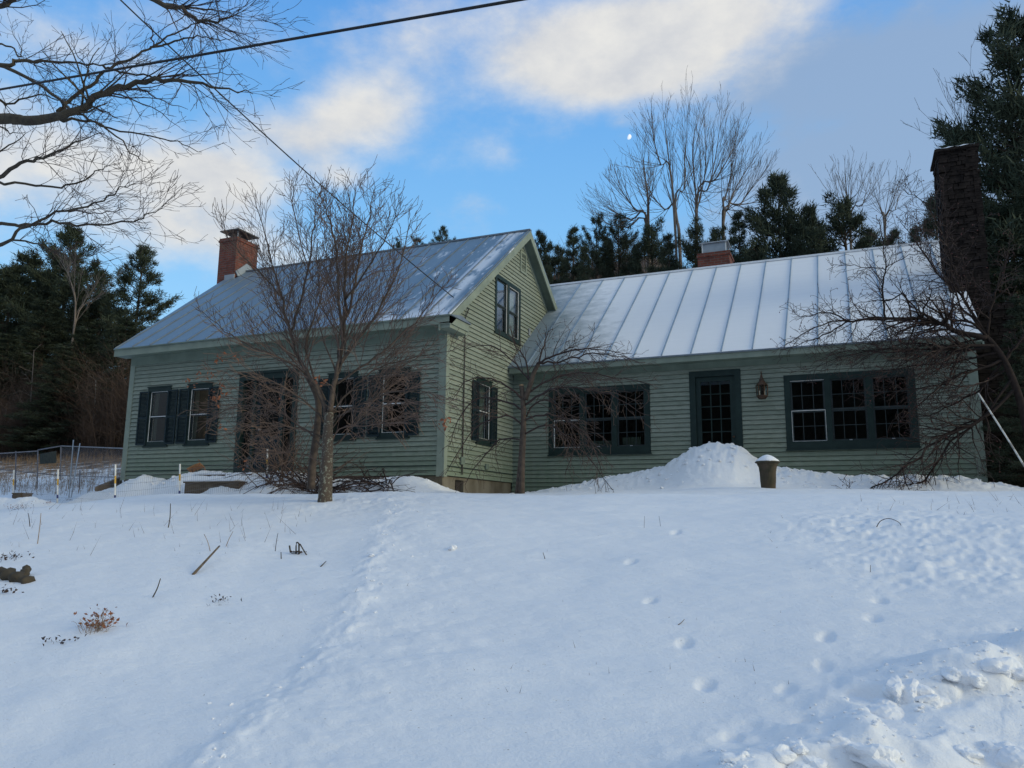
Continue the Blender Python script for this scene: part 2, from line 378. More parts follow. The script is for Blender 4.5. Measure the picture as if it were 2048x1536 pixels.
def rut_area(x, y, u, v, r, asp=1):
    c = ground_at(u, v, base_z); return np.exp(-(((x-c[0])/r)**2+((y-c[1])/(r*asp))**2))
RUTS = [(1660, 1055, .55, 1.2), (1900, 1140, .75, .8), (1960, 1100, 1.0, 1.2), (1800, 1045, .9, 1.6), (1400, 945, 1.1, 1.2), (1300, 960, .9, .9), (780, 980, 1., .5), (700, 1010, 1.2, 1.0), (1600, 960, 1., .8)]
RC = [(ground_at(u, v, base_z), r, a) for u, v, r, a in RUTS]
def full_z(x, y):
    x = np.asarray(x, float); y = np.asarray(y, float); z = base_z(x, y)
    near = np.hypot(x-CAM[0], y-CAM[1]) < 45
    z = z+.16*fbm(x*.16, y*.16, 2)+.055*fbm(x*.55+9, y*.75, 3)+.012*fbm(x*2.2, y*3.2, 3)
    z = z+near*.016*np.maximum(fbm(x*.9+y*.5, y*1.7+4, 3, .5), -.05)*sst(8, 5, x)+near*.007*fbm(x*1.2-y*1.5, y*4.5+x*2, 3, .6)
    # soft undulation along the top of the lawn
    z = z+.035*np.exp(-((y+6.6-.15*np.sin(x))/.5)**2)*sst(2, 5, x)
    # banks shovelled against the walls
    def bank(X, Zp, Yc, sf, sb, x0, x1):
        zz = np.interp(x, X, Zp); s = np.where(y < Yc, sf, sb)
        w = np.exp(-np.abs((y-Yc)/s)**2.2)*sst(x0-.5, x0, x)*sst(x1+1.5, x1, x)
        return zz, w
    zz, w = bank(DX, DZ, 2.3, .95+.35*np.exp(-((x-5.45)/1.0)**2), 2.6, .6, 12.)
    lump = .06*np.abs(fbm(x*3.1, y*3.1, 3, .6))+.05*fbm(x*8, y*8, 3, .6)
    z = z+np.clip(zz-z, 0, 2)*w+lump*w*1.2
    zz, w = bank(MX, MZ, -.75, .55, 1.3, -9.4, .1)
    z = z+np.clip(zz-z, 0, 2)*w+(.06*np.abs(fbm(x*4.1, y*4.1, 3, .6))+.03*fbm(x*8, y*8, 2))*w
    for (cx_, cy_, hh_, rx, ry) in MND: z = z+hh_*np.exp(-((x-cx_)/rx)**2-((y-cy_)/ry)**2)*(1+.5*fbm(x*5, y*5, 3, .6))
    # worn path with a crumbly right edge
    d, s = polyline_dist(x, y, PATH)
    dn = d+.12*fbm(x*1.5, y*1.5, 3)
    z = z-.035*np.exp(-(dn/.62)**4)*near
    e = np.exp(-((d-.72)/.16)**2)*(s < 0)
    z = z+near*e*(.006+.034*fbm(x*4, y*4, 4, .65))
    e2 = np.exp(-((d-1.2)/.5)**2)*(s < 0)
    z = z+near*e2*.016*fbm(x*3, y*5, 4, .65)
    # footprints
    for p in PR:
        r2 = ((x-p[0])/.042)**2+((y-p[1])/.062)**2+.7*fbm(x*16, y*16, 2); r2 = np.maximum(r2, 0)
        z = z-.026*np.exp(-r2**1.5)+.003*np.exp(-(((x-p[0]+.14)/.1)**2+((y-p[1])/.12)**2))
    for c, r, a in RC:
        w = np.exp(-(((x-c[0])/r)**2+((y-c[1])/(r*a))**2)**1.5)
        z = z+w*(.018*fbm(x*6, y*6, 3, .75))
    # broken snow at the verge and wheel tracks
    d, sg = polyline_dist(x, y, BANK); sd = d*sg*SGN
    blob = np.clip(fbm(x*3.1+3, y*3.1, 2, .4)+.10, 0, .5)**.5
    z = z+near*np.exp(-(d/.26)**2.4)*(.0+.17*blob)+near*np.exp(-(d/.5)**2)*.03*fbm(x*7, y*7, 3, .6)
    road = sst(.15, .5, sd)*near
    z = z-road*.07*sst(3.5, 2.2, sd)+road*.02*fbm(x*2.5, y*2.5, 3, .6)
    for c_, w_, a_ in ((.62, .085, .055), (.80, .06, .03), (1.35, .10, .05), (1.6, .07, .03)):
        z = z-near*a_*np.exp(-((sd-c_-.05*fbm(x*.8, y*.8, 2))/w_)**2)*(1+.8*fbm(x*5, y*5, 2))
    return z
MND = [(float(aty(u, v, Y)[0]), Y, hh, rx, ry) for u, v, Y, hh, rx, ry in ((-30, 1000, -2.1, .20, .8, .5), (60, 1000, -2.0, .16, .7, .4), (450, 950, -1.3, .16, .45, .35), (560, 955, -1.6, .14, .7, .4), (350, 965, -1.2, .10, .4, .3))]
def gz(x, y): return float(full_z(np.array([x]), np.array([y]))[0])
def full1(x, y): return gz(x, y)
def gat(u, v):   # point where the line of sight through a pixel meets the finished snow
    d = ray(u, v); ts = np.geomspace(1.5, 120, 2500); P = CAM+d[None]*ts[:, None]
    z = full_z(P[:, 0], P[:, 1]); k = np.argmax(P[:, 2] <= z)
    p = P[k]; return np.array([p[0], p[1], z[k]])
def build_ground():
    az0 = YAW   # heading
    a1 = np.linspace(-R(41), R(41), 1150); a2 = np.linspace(R(41), 2*math.pi-R(41), 150)[1:-1]
    ang = np.concatenate([a1, a2]); na = len(ang)
    r = np.concatenate([[.0, .8, 1.6], np.geomspace(2.2, 30, 470), np.geomspace(30.5, 900, 150)]); nr = len(r)
    A, Q = np.meshgrid(ang, r)   # nr x na
    hx = -np.sin(az0-A); hy = np.cos(az0-A)
    X = CAM[0]+Q*hx; Y = CAM[1]+Q*hy; Z = full_z(X, Y)
    V = np.stack([X, Y, Z], -1).reshape(-1, 3)
    i = np.arange(nr-1)[:, None]; j = np.arange(na)[None]; j2 = (j+1) % na
    F_ = np.stack([i*na+j, i*na+j2, (i+1)*na+j2, (i+1)*na+j], -1).reshape(-1, 4)
    me = bpy.data.meshes.new('snowy_ground'); me.vertices.add(len(V)); me.vertices.foreach_set('co', V.astype(np.float32).ravel())
    me.loops.add(F_.size); me.loops.foreach_set('vertex_index', F_.astype(np.int32).ravel())
    me.polygons.add(len(F_)); me.polygons.foreach_set('loop_start', np.arange(0, F_.size, 4, dtype=np.int32)); me.polygons.foreach_set('loop_total', np.full(len(F_), 4, np.int32))
    me.polygons.foreach_set('use_smooth', np.ones(len(F_), bool)); me.materials.append(MAT['ground']); me.update(); me.validate()
    me.flip_normals() if me.polygons[na*100].normal.z < 0 else None
    o = bpy.data.objects.new('ground', me); COL.objects.link(o)
    tag(o, 'snow covered ground rising to a wooded hill', kind='structure')
build_ground()
# ------------------------------------------------------------------ house
W, OE, OG, HE, D, RI = 9.40, .367, .29, 3.394, 8.198, 3.453
XD, HX, XE, YR, ZR, XL = 3.666, 2.924, .36, 7.777, 6.3985, 10.37
SL = RI/(D/2+OE); SX = (ZR-HX)/(YR-XD+XE)
house = thing('farmhouse', 'pale green clapboard farmhouse with metal roofs and a lower snow dusted wing', 'house', (0, 0, -.4))
TF = lambda u, o, z: (u, -o, z)
TX = lambda u, o, z: (u, XD-o, z)
TG = lambda u, o, z: (o, u, z)
TR = lambda u, o, z: (XL+o, u, z)
TL = lambda u, o, z: (-W-o, u, z)
def clap(mb, T, span, z0, z1, ops=(), zst=0.0):
    k0 = math.floor((z0-zst)/.105); rng = random.Random(3)
    k = k0
    while zst+k*.105 < z1-.005:
        zb = max(zst+k*.105, z0); zt = min(zst+(k+1)*.105, z1); k += 1
        a, b = span(zb) if callable(span) else span
        if b-a < .03: continue
        segs = [(a, b)]
        for (oa, ob, oz0, oz1) in ops:
            oa, ob, oz0, oz1 = oa+.03, ob-.03, oz0+.1, oz1-.1
            if zb < oz1 and zt > oz0:
                n = []
                for s, e in segs:
                    if ob <= s or oa >= e: n.append((s, e)); continue
                    if oa > s: n.append((s, oa))
                    if ob < e: n.append((ob, e))
                segs = n
        for s, e in segs:
            # break into boards with hairline joints and slight unevenness
            cuts = [s]; x = s+rng.uniform(1.2, 3.6)
            while x < e-.6: cuts.append(x); x += rng.uniform(2.0, 4.2)
            cuts.append(e)
            for c0, c1 in zip(cuts[:-1], cuts[1:]):
                j = rng.uniform(-.0035, .0035); j2 = rng.uniform(-.003, .003)
                c1 -= .003
                gp = .009
                v = [T(c0, .029+j2, zb+gp+j), T(c1, .029-j2, zb+gp+j*.3), T(c0, .004, zt), T(c1, .004, zt), T(c0, -.06, zt), T(c1, -.06, zt), T(c0, -.06, zb+gp), T(c1, -.06, zb+gp), T(c0, -.01, zb+gp), T(c1, -.01, zb+gp)]
                mb.add(v, [(0, 1, 3, 2), (4, 5, 7, 6), (0, 8, 9, 1), (0, 2, 4, 6, 8), (1, 9, 7, 5, 3)])
WINM = [(-8.72+d, -7.92+d, .84, 2.35) for d in (0, 1.38)]+[(-1.66+d, -.86+d, .84, 2.35) for d in (-1.38, 0)]
DOORM = (-5.68, -3.90, .08, 2.50)
# main walls
mb = MB(); clap(mb, TF, (-W, 0), 0, 3.2, WINM+[DOORM]); mb.obj('wall', 'siding', house, label='shaded front clapboard wall of the tall part')
def gspan(z):
    if z < HE-.2: return (0, D)
    t = (z+.105-HE+.06)/SL; return (max(0, t-OE), min(D, D-(t-OE)))
GW = [(1.5, 2.32, .84, 2.35), (2.43, 4.05, 3.66, 5.18)]
mb = MB(); clap(mb, TG, gspan, 0, 6.75, GW); mb.obj('wall', 'siding', house, label='brighter gable wall facing right')
mb = MB(); clap(mb, TL, gspan, 0, 6.75); clap(mb, lambda u, o, z: (u, D+o, z), (-W, 0), 0, 3.3); mb.obj('wall', 'siding', house)
# wing walls
WX = [(1.0, 3.585, .685, 2.345), (6.63, 9.25, .685, 2.345)]; DX_ = (4.53, 5.70, -.02, 2.566)
mb = MB(); clap(mb, TX, (0, XL), -.42, 2.70, WX+[DX_]); mb.obj('wall', 'siding', house, label='long front clapboard wall of the low wing')
def xspan(z):
    if z < HX: return (XD, 2*YR-XD)
    t = (z+.105-HX+.05)/SX; return (XD-XE+t, 2*YR-XD+XE-t)
mb = MB(); clap(mb, TR, xspan, -.42, 6.2); clap(mb, lambda u, o, z: (u, 2*YR-XD+o, z), (-2.5, XL), -.42, 2.7)
clap(mb, lambda u, o, z: (-2.5-o, u, z), (6.3, 2*YR-XD), -.42, 2.8); mb.obj('wall', 'siding', house)
# foundation
mb = MB(); mb.box((-W+.03, .03, -1.4), (-1.15, .35, -.004)); mb.box((-1.15, .03, -1.4), (-.03, .35, -.004))
mb.box((-.35, .35, -1.4), (-.03, .62, -.004)); mb.box((-.35, 1.02, -1.4), (-.03, XD, -.004)); mb.box((-.35, .62, -.06), (-.03, 1.02, -.004)); mb.box((-.35, .62, -1.4), (-.16, 1.02, -.06))
mb.obj('foundation', 'concrete', house)
mb = MB(); mb.box((0.05, XD+.03, -1.4), (XL-.03, XD+.3, -.43)); mb.box((XL-.3, XD+.3, -1.4), (XL-.03, 2*YR-XD, -.43)); mb.obj('foundation', 'concrete', house)
mb = MB(); mb.box((-.155, .63, -.6), (-.12, 1.01, -.07)); mb.box((-.12, .80, -.6), (-.10, .83, -.07)); mb.obj('cellar_shade', 'black', house)  # dark box put in the cellar opening to stand for its shade
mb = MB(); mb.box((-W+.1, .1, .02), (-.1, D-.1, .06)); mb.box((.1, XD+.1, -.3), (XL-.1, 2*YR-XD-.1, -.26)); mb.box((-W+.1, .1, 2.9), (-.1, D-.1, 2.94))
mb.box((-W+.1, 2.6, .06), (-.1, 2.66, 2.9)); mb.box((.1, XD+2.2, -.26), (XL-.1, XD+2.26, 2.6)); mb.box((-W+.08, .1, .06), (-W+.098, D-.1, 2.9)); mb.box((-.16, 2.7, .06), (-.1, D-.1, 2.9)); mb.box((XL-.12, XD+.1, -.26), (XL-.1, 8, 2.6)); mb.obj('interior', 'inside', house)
# corner boards
mb = MB()
for T, u, s in ((TF, -.13, 1), (TG, -.0, 1), (TF, -W-.03, 1), (TX, XL-.12, 1), (TR, XD-.03, 1)):
    pass
mb.box((-.15, -.034, -.02), (.0, .0, 3.2)); mb.box((-.002, -.034, -.02), (.036, .11, 3.2)); mb.obj('corner_board', 'trim', house)
mb = MB(); mb.box((-W-.036, -.034, -.02), (-W+.13, .0, 3.18)); mb.obj('corner_board', 'trim', house)
mb = MB(); mb.box((XL-.14, XD-.036, -.43), (XL+.036, XD, 2.72)); mb.box((XL+.002, XD, -.43), (XL+.036, XD+.12, 2.72)); mb.obj('corner_board', 'trim', house)
# darker wide joint two boards above the sill line
mb = MB(); mb.box((-W+.13, -.036, .205), (-.15, -.02, .222)); mb.box((.02, .11, .205), (.038, XD-.02, .222)); mb.obj('drip_strip', 'dark', house)
# main roof
def slab(x0, x1, x0r, y0, z0, y1, z1, th):
    m = MB(); v = [(x0, y0, z0), (x1, y0, z0), (x1, y1, z1), (x0r, y1, z1)]; v += [(a, b, c-th) for a, b, c in v]
    m.add(v, [(0, 1, 2, 3), (7, 6, 5, 4), (0, 4, 5, 1), (1, 5, 6, 2), (2, 6, 7, 3), (3, 7, 4, 0)]); return m
XG = -W-OG; XGR = XG-.42
roof = slab(XG, OG, XGR, -OE-.03, HE, D/2, HE+RI, .035); r2 = slab(XG, OG, XGR, D+OE, HE, D/2, HE+RI, .035)
for a, f in ((r2.v, r2.f),): roof.add(np.vstack(a), f)
roof = roof.obj('roof', 'mroof', house, label='bare blue grey metal roof of the tall part')
mb = MB(); x = OG-.03; k = 0
while x > XG-.3:
    f = max(0, (XG-x)/(XG-XGR)) if x < XG else 0
    y0 = -OE-.03+f*(D/2+OE); z0 = HE+f*RI
    mb.prism([(x, y0, z0+.002), (x, D/2, HE+RI+.002), (x, D/2, HE+RI+.032), (x, y0, z0+.032)], (-.022, 0, 0)); x -= .62 if k else .58; k += 1
mb.box((XGR, D/2-.06, HE+RI-.025), (OG, D/2+.06, HE+RI+.02)); mb.obj('seam', 'mseam', roof)
# cornice of the tall part
mb = MB(); mb.box((XG, -OE, HE-.20), (OG, -OE+.03, HE-.035)); mb.obj('fascia', 'trim', house)
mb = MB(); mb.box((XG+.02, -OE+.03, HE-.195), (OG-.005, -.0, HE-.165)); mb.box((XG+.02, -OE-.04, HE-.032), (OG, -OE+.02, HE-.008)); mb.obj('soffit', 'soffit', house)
mb = MB(); mb.box((-W, -.05, 2.98), (0, -.012, 3.2)); mb.obj('frieze', 'soffit', house)
mb = MB(); mb.box((.001, -OE+.03, HE-.20), (OG, .52, HE-.115)); mb.box((.001, -OE+.03, HE-.28), (OG-.03, .50, HE-.20))
mb.box((.001, -OE+.03, HE-.115), (OG+.0, .52, HE-.035)); mb.obj('cornice_return', 'trim', house)
mb = MB(); mb.prism([(.0, -OE, HE-.03), (.0, .56, HE-.03), (.0, .56, HE-.015), (.0, .10, HE+.07), (0, -OE, HE-.01)], (OG+.03, 0, 0)); mb.obj('return_flashing', 'mseam', house)
def rake(x, th, y0, z0, y1, z1, h, off=.035):
    m = MB(); m.prism([(x, y0, z0-off), (x, y1, z1-off), (x, y1, z1-off-h), (x, y0, z0-off-h)], (th, 0, 0)); return m
for (y0, nm) in ((-OE, 0), (D+OE, 1)):
    rake(OG-.03, .03, y0, HE, D/2, HE+RI, .21).obj('rake_board', 'trim', house)
    rake(.0, .035, y0, HE, D/2, HE+RI, .15, .19).obj('rake_frieze', 'trim', house)
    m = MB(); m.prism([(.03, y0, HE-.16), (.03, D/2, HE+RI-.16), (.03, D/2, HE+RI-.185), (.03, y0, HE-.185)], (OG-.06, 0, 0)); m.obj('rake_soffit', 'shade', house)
# wing roof
xroof = slab(0.004, XL+.15, .004, XD-XE-.03, HX, YR, ZR, .035)
b_ = slab(-2.6, XL+.15, -2.6, 2*YR-XD+XE, HX, YR, ZR, .035); xroof.add(np.vstack(b_.v), b_.f)
b_ = slab(-2.6, .004, -2.6, 6.15, HX+SX*(6.15-XD+XE), YR, ZR, .035); xroof.add(np.vstack(b_.v), b_.f)
xr = xroof.obj('roof', 'sroof', house, label='snow dusted standing seam roof of the low wing')
mb = MB()
for k in range(-4, 12):
    x = 3.27+.685*k
    if x > XL+.1: continue
    y0 = XD-XE-.03 if x > 0 else 6.2; z0 = HX+SX*(y0-XD+XE+.03)
    mb.prism([(x, y0, z0+.002), (x, YR-.04, ZR-.03), (x, YR-.04, ZR+.005), (x, y0, z0+.036)], (.028, 0, 0))
mb.obj('seam', 'seam', xr)
mb = MB(); mb.box((-2.6, YR-.07, ZR-.03), (XL+.15, YR+.07, ZR+.025)); mb.obj('ridge_snow', 'snow', xr)
mb = MB(); mb.box((.04, XD-XE, HX-.17), (XL+.15, XD-XE+.03, HX-.035)); mb.obj('fascia', 'trim', house)
mb = MB(); mb.box((.04, XD-XE-.05, HX-.033), (XL+.16, XD-XE+.02, HX-.008)); mb.obj('gutter_edge', 'mseam', house)
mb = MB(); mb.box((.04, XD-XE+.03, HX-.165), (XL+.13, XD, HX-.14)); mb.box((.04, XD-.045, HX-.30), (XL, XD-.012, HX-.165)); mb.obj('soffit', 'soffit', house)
m = MB(); m.prism([(XL+.12, XD-XE, HX-.04), (XL+.12, YR, ZR-.04), (XL+.12, YR, ZR-.23), (XL+.12, XD-XE, HX-.23)], (.03, 0, 0)); m.obj('rake_board', 'trim', house)
# meter cable down the gable
mb = MB(); mb.tube([(.045, .80, 3.62), (.045, .80, 2.35)], .012, 6); mb.tube([(.045, .80, 2.35), (.045, .80, .06)], .016, 6); mb.tube([(.045, .80, 3.62), (.06, .84, 3.72), (.06, .93, 3.84)], .012, 6)
mb.obj('conduit', 'black', house)
for bx_ in (((.03, .72, .28), (.06, .9, .45)), ((.03, 2.0, .25), (.06, 2.15, .38))):
    mb = MB(); mb.box(*bx_); mb.obj('outlet_box', 'soffit', house)
mb = MB(); mb.box((.03, 4.62, 4.05), (.05, 4.72, 4.25)); mb.obj('insulator', 'galv', house)

def rect(mb, T, u0, u1, z0, z1, w, o0, o1, wb=None):
    wb = w if wb is None else wb
    mb.box((u0, o0, z0), (u0+w, o1, z1), T); mb.box((u1-w, o0, z0), (u1, o1, z1), T)
    mb.box((u0+w, o0, z1-w), (u1-w, o1, z1), T); mb.box((u0+w, o0, z0), (u1-w, o1, z0+wb), T)
def glaze(T, win, u0, u1, z0, z1, nx, ny, lo, mat='sash', split=True, rng=random.Random(5)):
    """one double-hung unit: sash frame, muntins and its glass"""
    m = MB(); zm = (z0+z1)/2
    halves = [(zm, z1, -.035, -.012, ny[0], nx[0]), (z0, zm, -.055, -.033, ny[1], nx[1])] if split else [(z0, z1, -.035, -.012, ny[0], nx[0])]
    for a, b, o0, o1, ky, kx in halves:
        rect(m, T, u0, u1, a, b, .035, o0, o1)
        for i in range(1, kx): u = u0+(u1-u0)*i/kx; m.box((u-.007, o0+.003, a+.035), (u+.007, o1-.003, b-.035), T)
        for i in range(1, ky): z = a+(b-a)*i/ky; m.box((u0+.035, o0+.005, z-.007), (u1-.035, o1-.005, z+.007), T)
    m.obj('sash', mat, win)
    m = MB()
    for a, b, o0, o1, ky, kx in halves: m.box((u0+.03, (o0+o1)/2-.001, a+.03), (u1-.03, (o0+o1)/2+.001, b-.03), T)
    m.obj('pane', 'glass', win)
def shutter(T, win, u0, u1, z0, z1, tilt=0):
    m = MB(); rect(m, T, u0, u1, z0, z1, .04, .038, .066); zm = (z0+z1)/2; m.box((u0+.04, .038, zm-.03), (u1-.04, .066, zm+.03), T)
    z = z0+.05
    while z < z1-.06:
        if abs(z+.012-zm) > .045:
            m.add([T(u0+.04, .042, z+.022), T(u1-.04, .042, z+.022), T(u1-.04, .062, z), T(u0+.04, .062, z), T(u0+.04, .038, z+.018), T(u1-.04, .038, z+.018), T(u1-.04, .058, z-.004), T(u0+.04, .058, z-.004)],
                  [(0, 1, 2, 3), (7, 6, 5, 4), (3, 2, 6, 7), (0, 4, 5, 1)])
        z += .034
    m.obj('shutter', 'shutter', win)
def mainwin(T, u0, u1, z0, z1, curtain=None):
    m = MB(); rect(m, T, u0, u1, z0, z1, .11, -.06, .036); m.box((u0-.02, -.0, z0-.035), (u1+.02, .06, z0+.0), T); m.box((u0-.02, .0, z1), (u1+.02, .055, z1+.03), T)
    w = m.obj('window', 'dark', house)
    glaze(T, w, u0+.11, u1-.11, z0+.11, z1-.11, (1, 1), (1, 1), 0)
    m = MB(); rect(m, T, u0+.105, u1-.105, z0+.105, z1-.105, .014, .004, .018); m.box((u0+.12, .002, (z0+z1)/2-.008), (u1-.12, .012, (z0+z1)/2+.008), T); m.obj('storm_frame', 'white', w)
    shutter(T, w, u0-.26, u0+.075, z0+.03, z1-.09); shutter(T, w, u1-.075, u1+.26, z0+.03, z1-.09)
    if curtain:
        m = MB(); n = 9
        for (ca, cb_) in curtain:
            P = [T(ca+(cb_-ca)*i/(n-1), -.12-.018*(i % 2), z) for z in (z0+.1, z1-.1) for i in range(n)]
            m.add(P, [(i, i+1, n+i+1, n+i) for i in range(n-1)])
        m.obj('curtain', 'curtaind', w)
    return w
for i, (a, b, c, d) in enumerate(WINM): mainwin(TF, a, b, c, d, [(a+.1, a+.24)] if i < 2 else [(a+.1, a+.17)])
w = mainwin(TG, *GW[0], curtain=[(1.9, 2.2)])
# upper pair of sashes in the gable
a, b, c, d = GW[1]; m = MB(); rect(m, TG, a, b, c, d, .105, -.06, .036); m.box(((a+b)/2-.06, -.06, c+.105), ((a+b)/2+.06, .036, d-.105), TG); m.box((a-.02, 0, c-.03), (b+.02, .06, c), TG)
w = m.obj('window', 'soffit', house, label='paired gable window with worn green trim'); w.data.materials[0] = MAT['dark']
for k, (p, q) in enumerate(((a+.105, (a+b)/2-.06), ((a+b)/2+.06, b-.105))):
    glaze(TG, w, p, q, c+.105, d-.105, (1, 1), (1, 1), 0)
m = MB(); mid = (a+b)/2+.06; rect(m, TG, mid, b-.105, c+.105, d-.105, .016, .0, .016); m.obj('storm_frame', 'white', w); m = MB(); m.box(((a+b)/2-.075, 0, c+.1), ((a+b)/2-.06, .016, d-.1), TG); m.obj('storm_frame', 'white', w)
m = MB(); n = 11
for (ca, cb_) in ((a+.12, a+.42), (mid+.05, b-.12)):
    P = [TG(ca+(cb_-ca)*i/(n-1), -.11-.015*(i % 2), z) for z in (c+.1, d-.1) for i in range(n)]; m.add(P, [(i, i+1, n+i+1, n+i) for i in range(n-1)])
m.obj('curtain', 'curtain', w)
# attic vent
m = MB(); rect(m, TG, 4.0, 4.42, 5.68, 6.28, .055, 0, .045); v_ = m.obj('attic_vent', 'trim', house)
m = MB(); m.box((4.05, -.03, 5.73), (4.37, -.02, 6.23), TG); m.obj('vent_backing', 'black', v_)
m = MB()
for i in range(6):
    z = 5.76+i*.08; m.add([TG(4.055, .018, z+.022), TG(4.365, .018, z+.022), TG(4.365, .038, z), TG(4.055, .038, z), TG(4.055, .036, z-.008), TG(4.365, .036, z-.008)], [(0, 1, 2, 3), (3, 2, 5, 4)])
m.obj('louver', 'trim', v_)
# triple windows of the wing
def triple(a, b, c, d, white):
    m = MB(); rect(m, TX, a, b, c, d, .13, -.06, .04, .17); m.box((a-.02, 0, c-.03), (b+.02, .07, c), TX)
    iu0, iu1 = a+.13, b-.13; uw = (iu1-iu0-.24)/3
    xs = [iu0+i*(uw+.12) for i in range(3)]
    for x in xs[:2]: m.box((x+uw, -.06, c+.17), (x+uw+.12, .036, d-.13), TX)
    w = m.obj('window', 'dark', house)
    for x in xs: glaze(TX, w, x, x+uw, c+.17, d-.13, (3, 3), (2, 2), 0)
    z0, z1 = c+.17, d-.13; zm = (z0+z1)/2; m = MB(); x = xs[0]
    rect(m, TX, x, x+uw, z0, zm+.01, .012, -.02, .0)
    if white == 2: m.box((x+.0, -.012, z1-.012), (x+uw, .0, z1), TX)
    m.obj('storm_frame', 'white', w)
    for x in xs[1:]: m = MB(); m.box((x+uw*.5-.03, -.02, z0+.005), (x+uw*.5+.03, .01, z0+.022), TX); m.obj('sash_lift', 'galv', w)
    return w, xs, uw
w1, xs, uw = triple(*WX[0], 1); w2, _, _ = triple(*WX[1], 2)
m = MB(); m.box((xs[1]+.02, -.35, .86), (xs[1]+uw-.02, -.30, 1.03), TX); m.box((xs[2]+.05, -.35, .86), (xs[2]+.5, -.30, 1.10), TX); m.obj('sill_clutter', 'curtaind', w1)
# wing door
a, b, c, d = DX_; m = MB(); rect(m, TX, a, b, c, d, .14, -.06, .042, .05); dr = m.obj('door', 'dark', house)
m = MB(); rect(m, TX, a+.145, b-.145, c+.05, d-.145, .11, -.05, -.01); m.box((a+.25, -.05, c+.16), (b-.25, -.012, .84), TX); m.obj('door_leaf', 'dark', dr)
m = MB(); u0, u1, z0, z1 = a+.255, b-.255, .84, d-.255
for i in range(1, 3): u = u0+(u1-u0)*i/3; m.box((u-.012, -.05, z0), (u+.012, -.015, z1), TX)
for i in range(1, 5): z = z0+(z1-z0)*i/5; m.box((u0, -.048, z-.011), (u1, -.017, z+.011), TX)
m.obj('muntins', 'dark', dr)
m = MB(); m.box((u0, -.036, z0), (u1, -.034, z1), TX); m.obj('pane', 'glass', dr)
m = MB(); m.tube([TX(b-.20, -.01, 1.0), TX(b-.20, .03, 1.0)], .014, 8); m.lathe([(.005, 0), (.026, .01), (.026, .03), (.008, .045)], TX(b-.20, .05, .98), 10); m.obj('handle', 'copper', dr)
# front entry of the tall part
a, b, c, d = DOORM; m = MB(); rect(m, TF, a, b, c, d, .14, -.16, .045); m.box((a-.03, 0, d), (b+.03, .08, d+.06), TF)
m.box((a+.42, -.16, c+.14), (a+.50, .0, d-.14), TF); m.box((b-.50, -.16, c+.14), (b-.42, 0, d-.14), TF); dr = m.obj('door', 'dark', house, label='wide dark front entry with side lights')
m = MB(); rect(m, TF, a+.50, b-.50, c+.14, d-.14, .10, -.12, -.06)
m.box((a+.6, -.11, c+.24), (b-.6, -.08, 1.0), TF); m.obj('door_leaf', 'shutter', dr)
m = MB(); m.box((a+.6, -.10, 1.0), (b-.6, -.098, d-.24), TF); m.box((a+.14, -.10, c+.14), (a+.42, -.098, d-.14), TF); m.box((b-.42, -.10, c+.14), (b-.14, -.098, d-.14), TF); m.obj('pane', 'glass', dr)
m = MB(); m.tube([TF(a+.66, -.06, 1.15), TF(a+.66, -.0, 1.15)], .02, 8); m.obj('handle', 'galv', dr)
# brick chimneys
def brickstack(x0, x1, y0, y1, z0, z1, name='chimney', label=None):
    m = MB(); m.box((x0, y0, z0), (x1, y1, z1-.13)); m.box((x0-.03, y0-.03, z1-.13), (x1+.03, y1+.03, z1-.06)); m.box((x0-.01, y0-.01, z1-.06), (x1+.01, y1+.01, z1))
    return m.obj(name, 'brick', house, label=label)
zt = float(aty(440, 478, 3.62)[2])
ch = brickstack(-10.33, -9.62, 3.62, 4.58, 5.9, zt, label='red brick chimney with a flat metal lid')
m = MB(); X0, X1, Y0, Y1 = -10.2, -9.75, 3.78, 4.42
for x in (X0, X1):
    for y in (Y0, Y1): m = MB(); m.box((x-.012, y-.012, zt), (x+.012, y+.012, zt+.24)); m.obj('cap_leg', 'galv', ch)
m = MB(); m.box((X0-.16, Y0-.16, zt+.24), (X1+.16, Y1+.16, zt+.275)); m.obj('chimney_cap', 'cap', ch)
m = MB(); m.prism([(-9.60, 3.72, 6.58), (-9.60, 4.45, 7.0), (-9.60, 4.1, 7.12), (-9.60, 3.62, 6.72)], (.03, 0, 0)); m.box((-10.0, 3.585, 6.42), (-9.6, 3.61, 6.62)); m.obj('flashing', 'frost', ch)
zb = float(aty(1425, 504, 8.3)[2])
ch = brickstack(4.02, 4.95, 8.3, 9.1, 5.5, zb, label='short red brick chimney behind the wing ridge')
for x in (4.14, 4.83):
    for y in (8.36, 8.98): m = MB(); m.box((x, y, zb), (x+.03, y+.03, zb+.30)); m.obj('cap_leg', 'white', ch)
m = MB(); m.box((4.17, 8.375, zb+.02), (4.83, 8.385, zb+.29)); m.obj('spark_screen', 'frost', ch)
m = MB(); m.box((4.08, 8.30, zb+.30), (4.92, 9.05, zb+.325)); m.obj('chimney_cap', 'galv', ch)
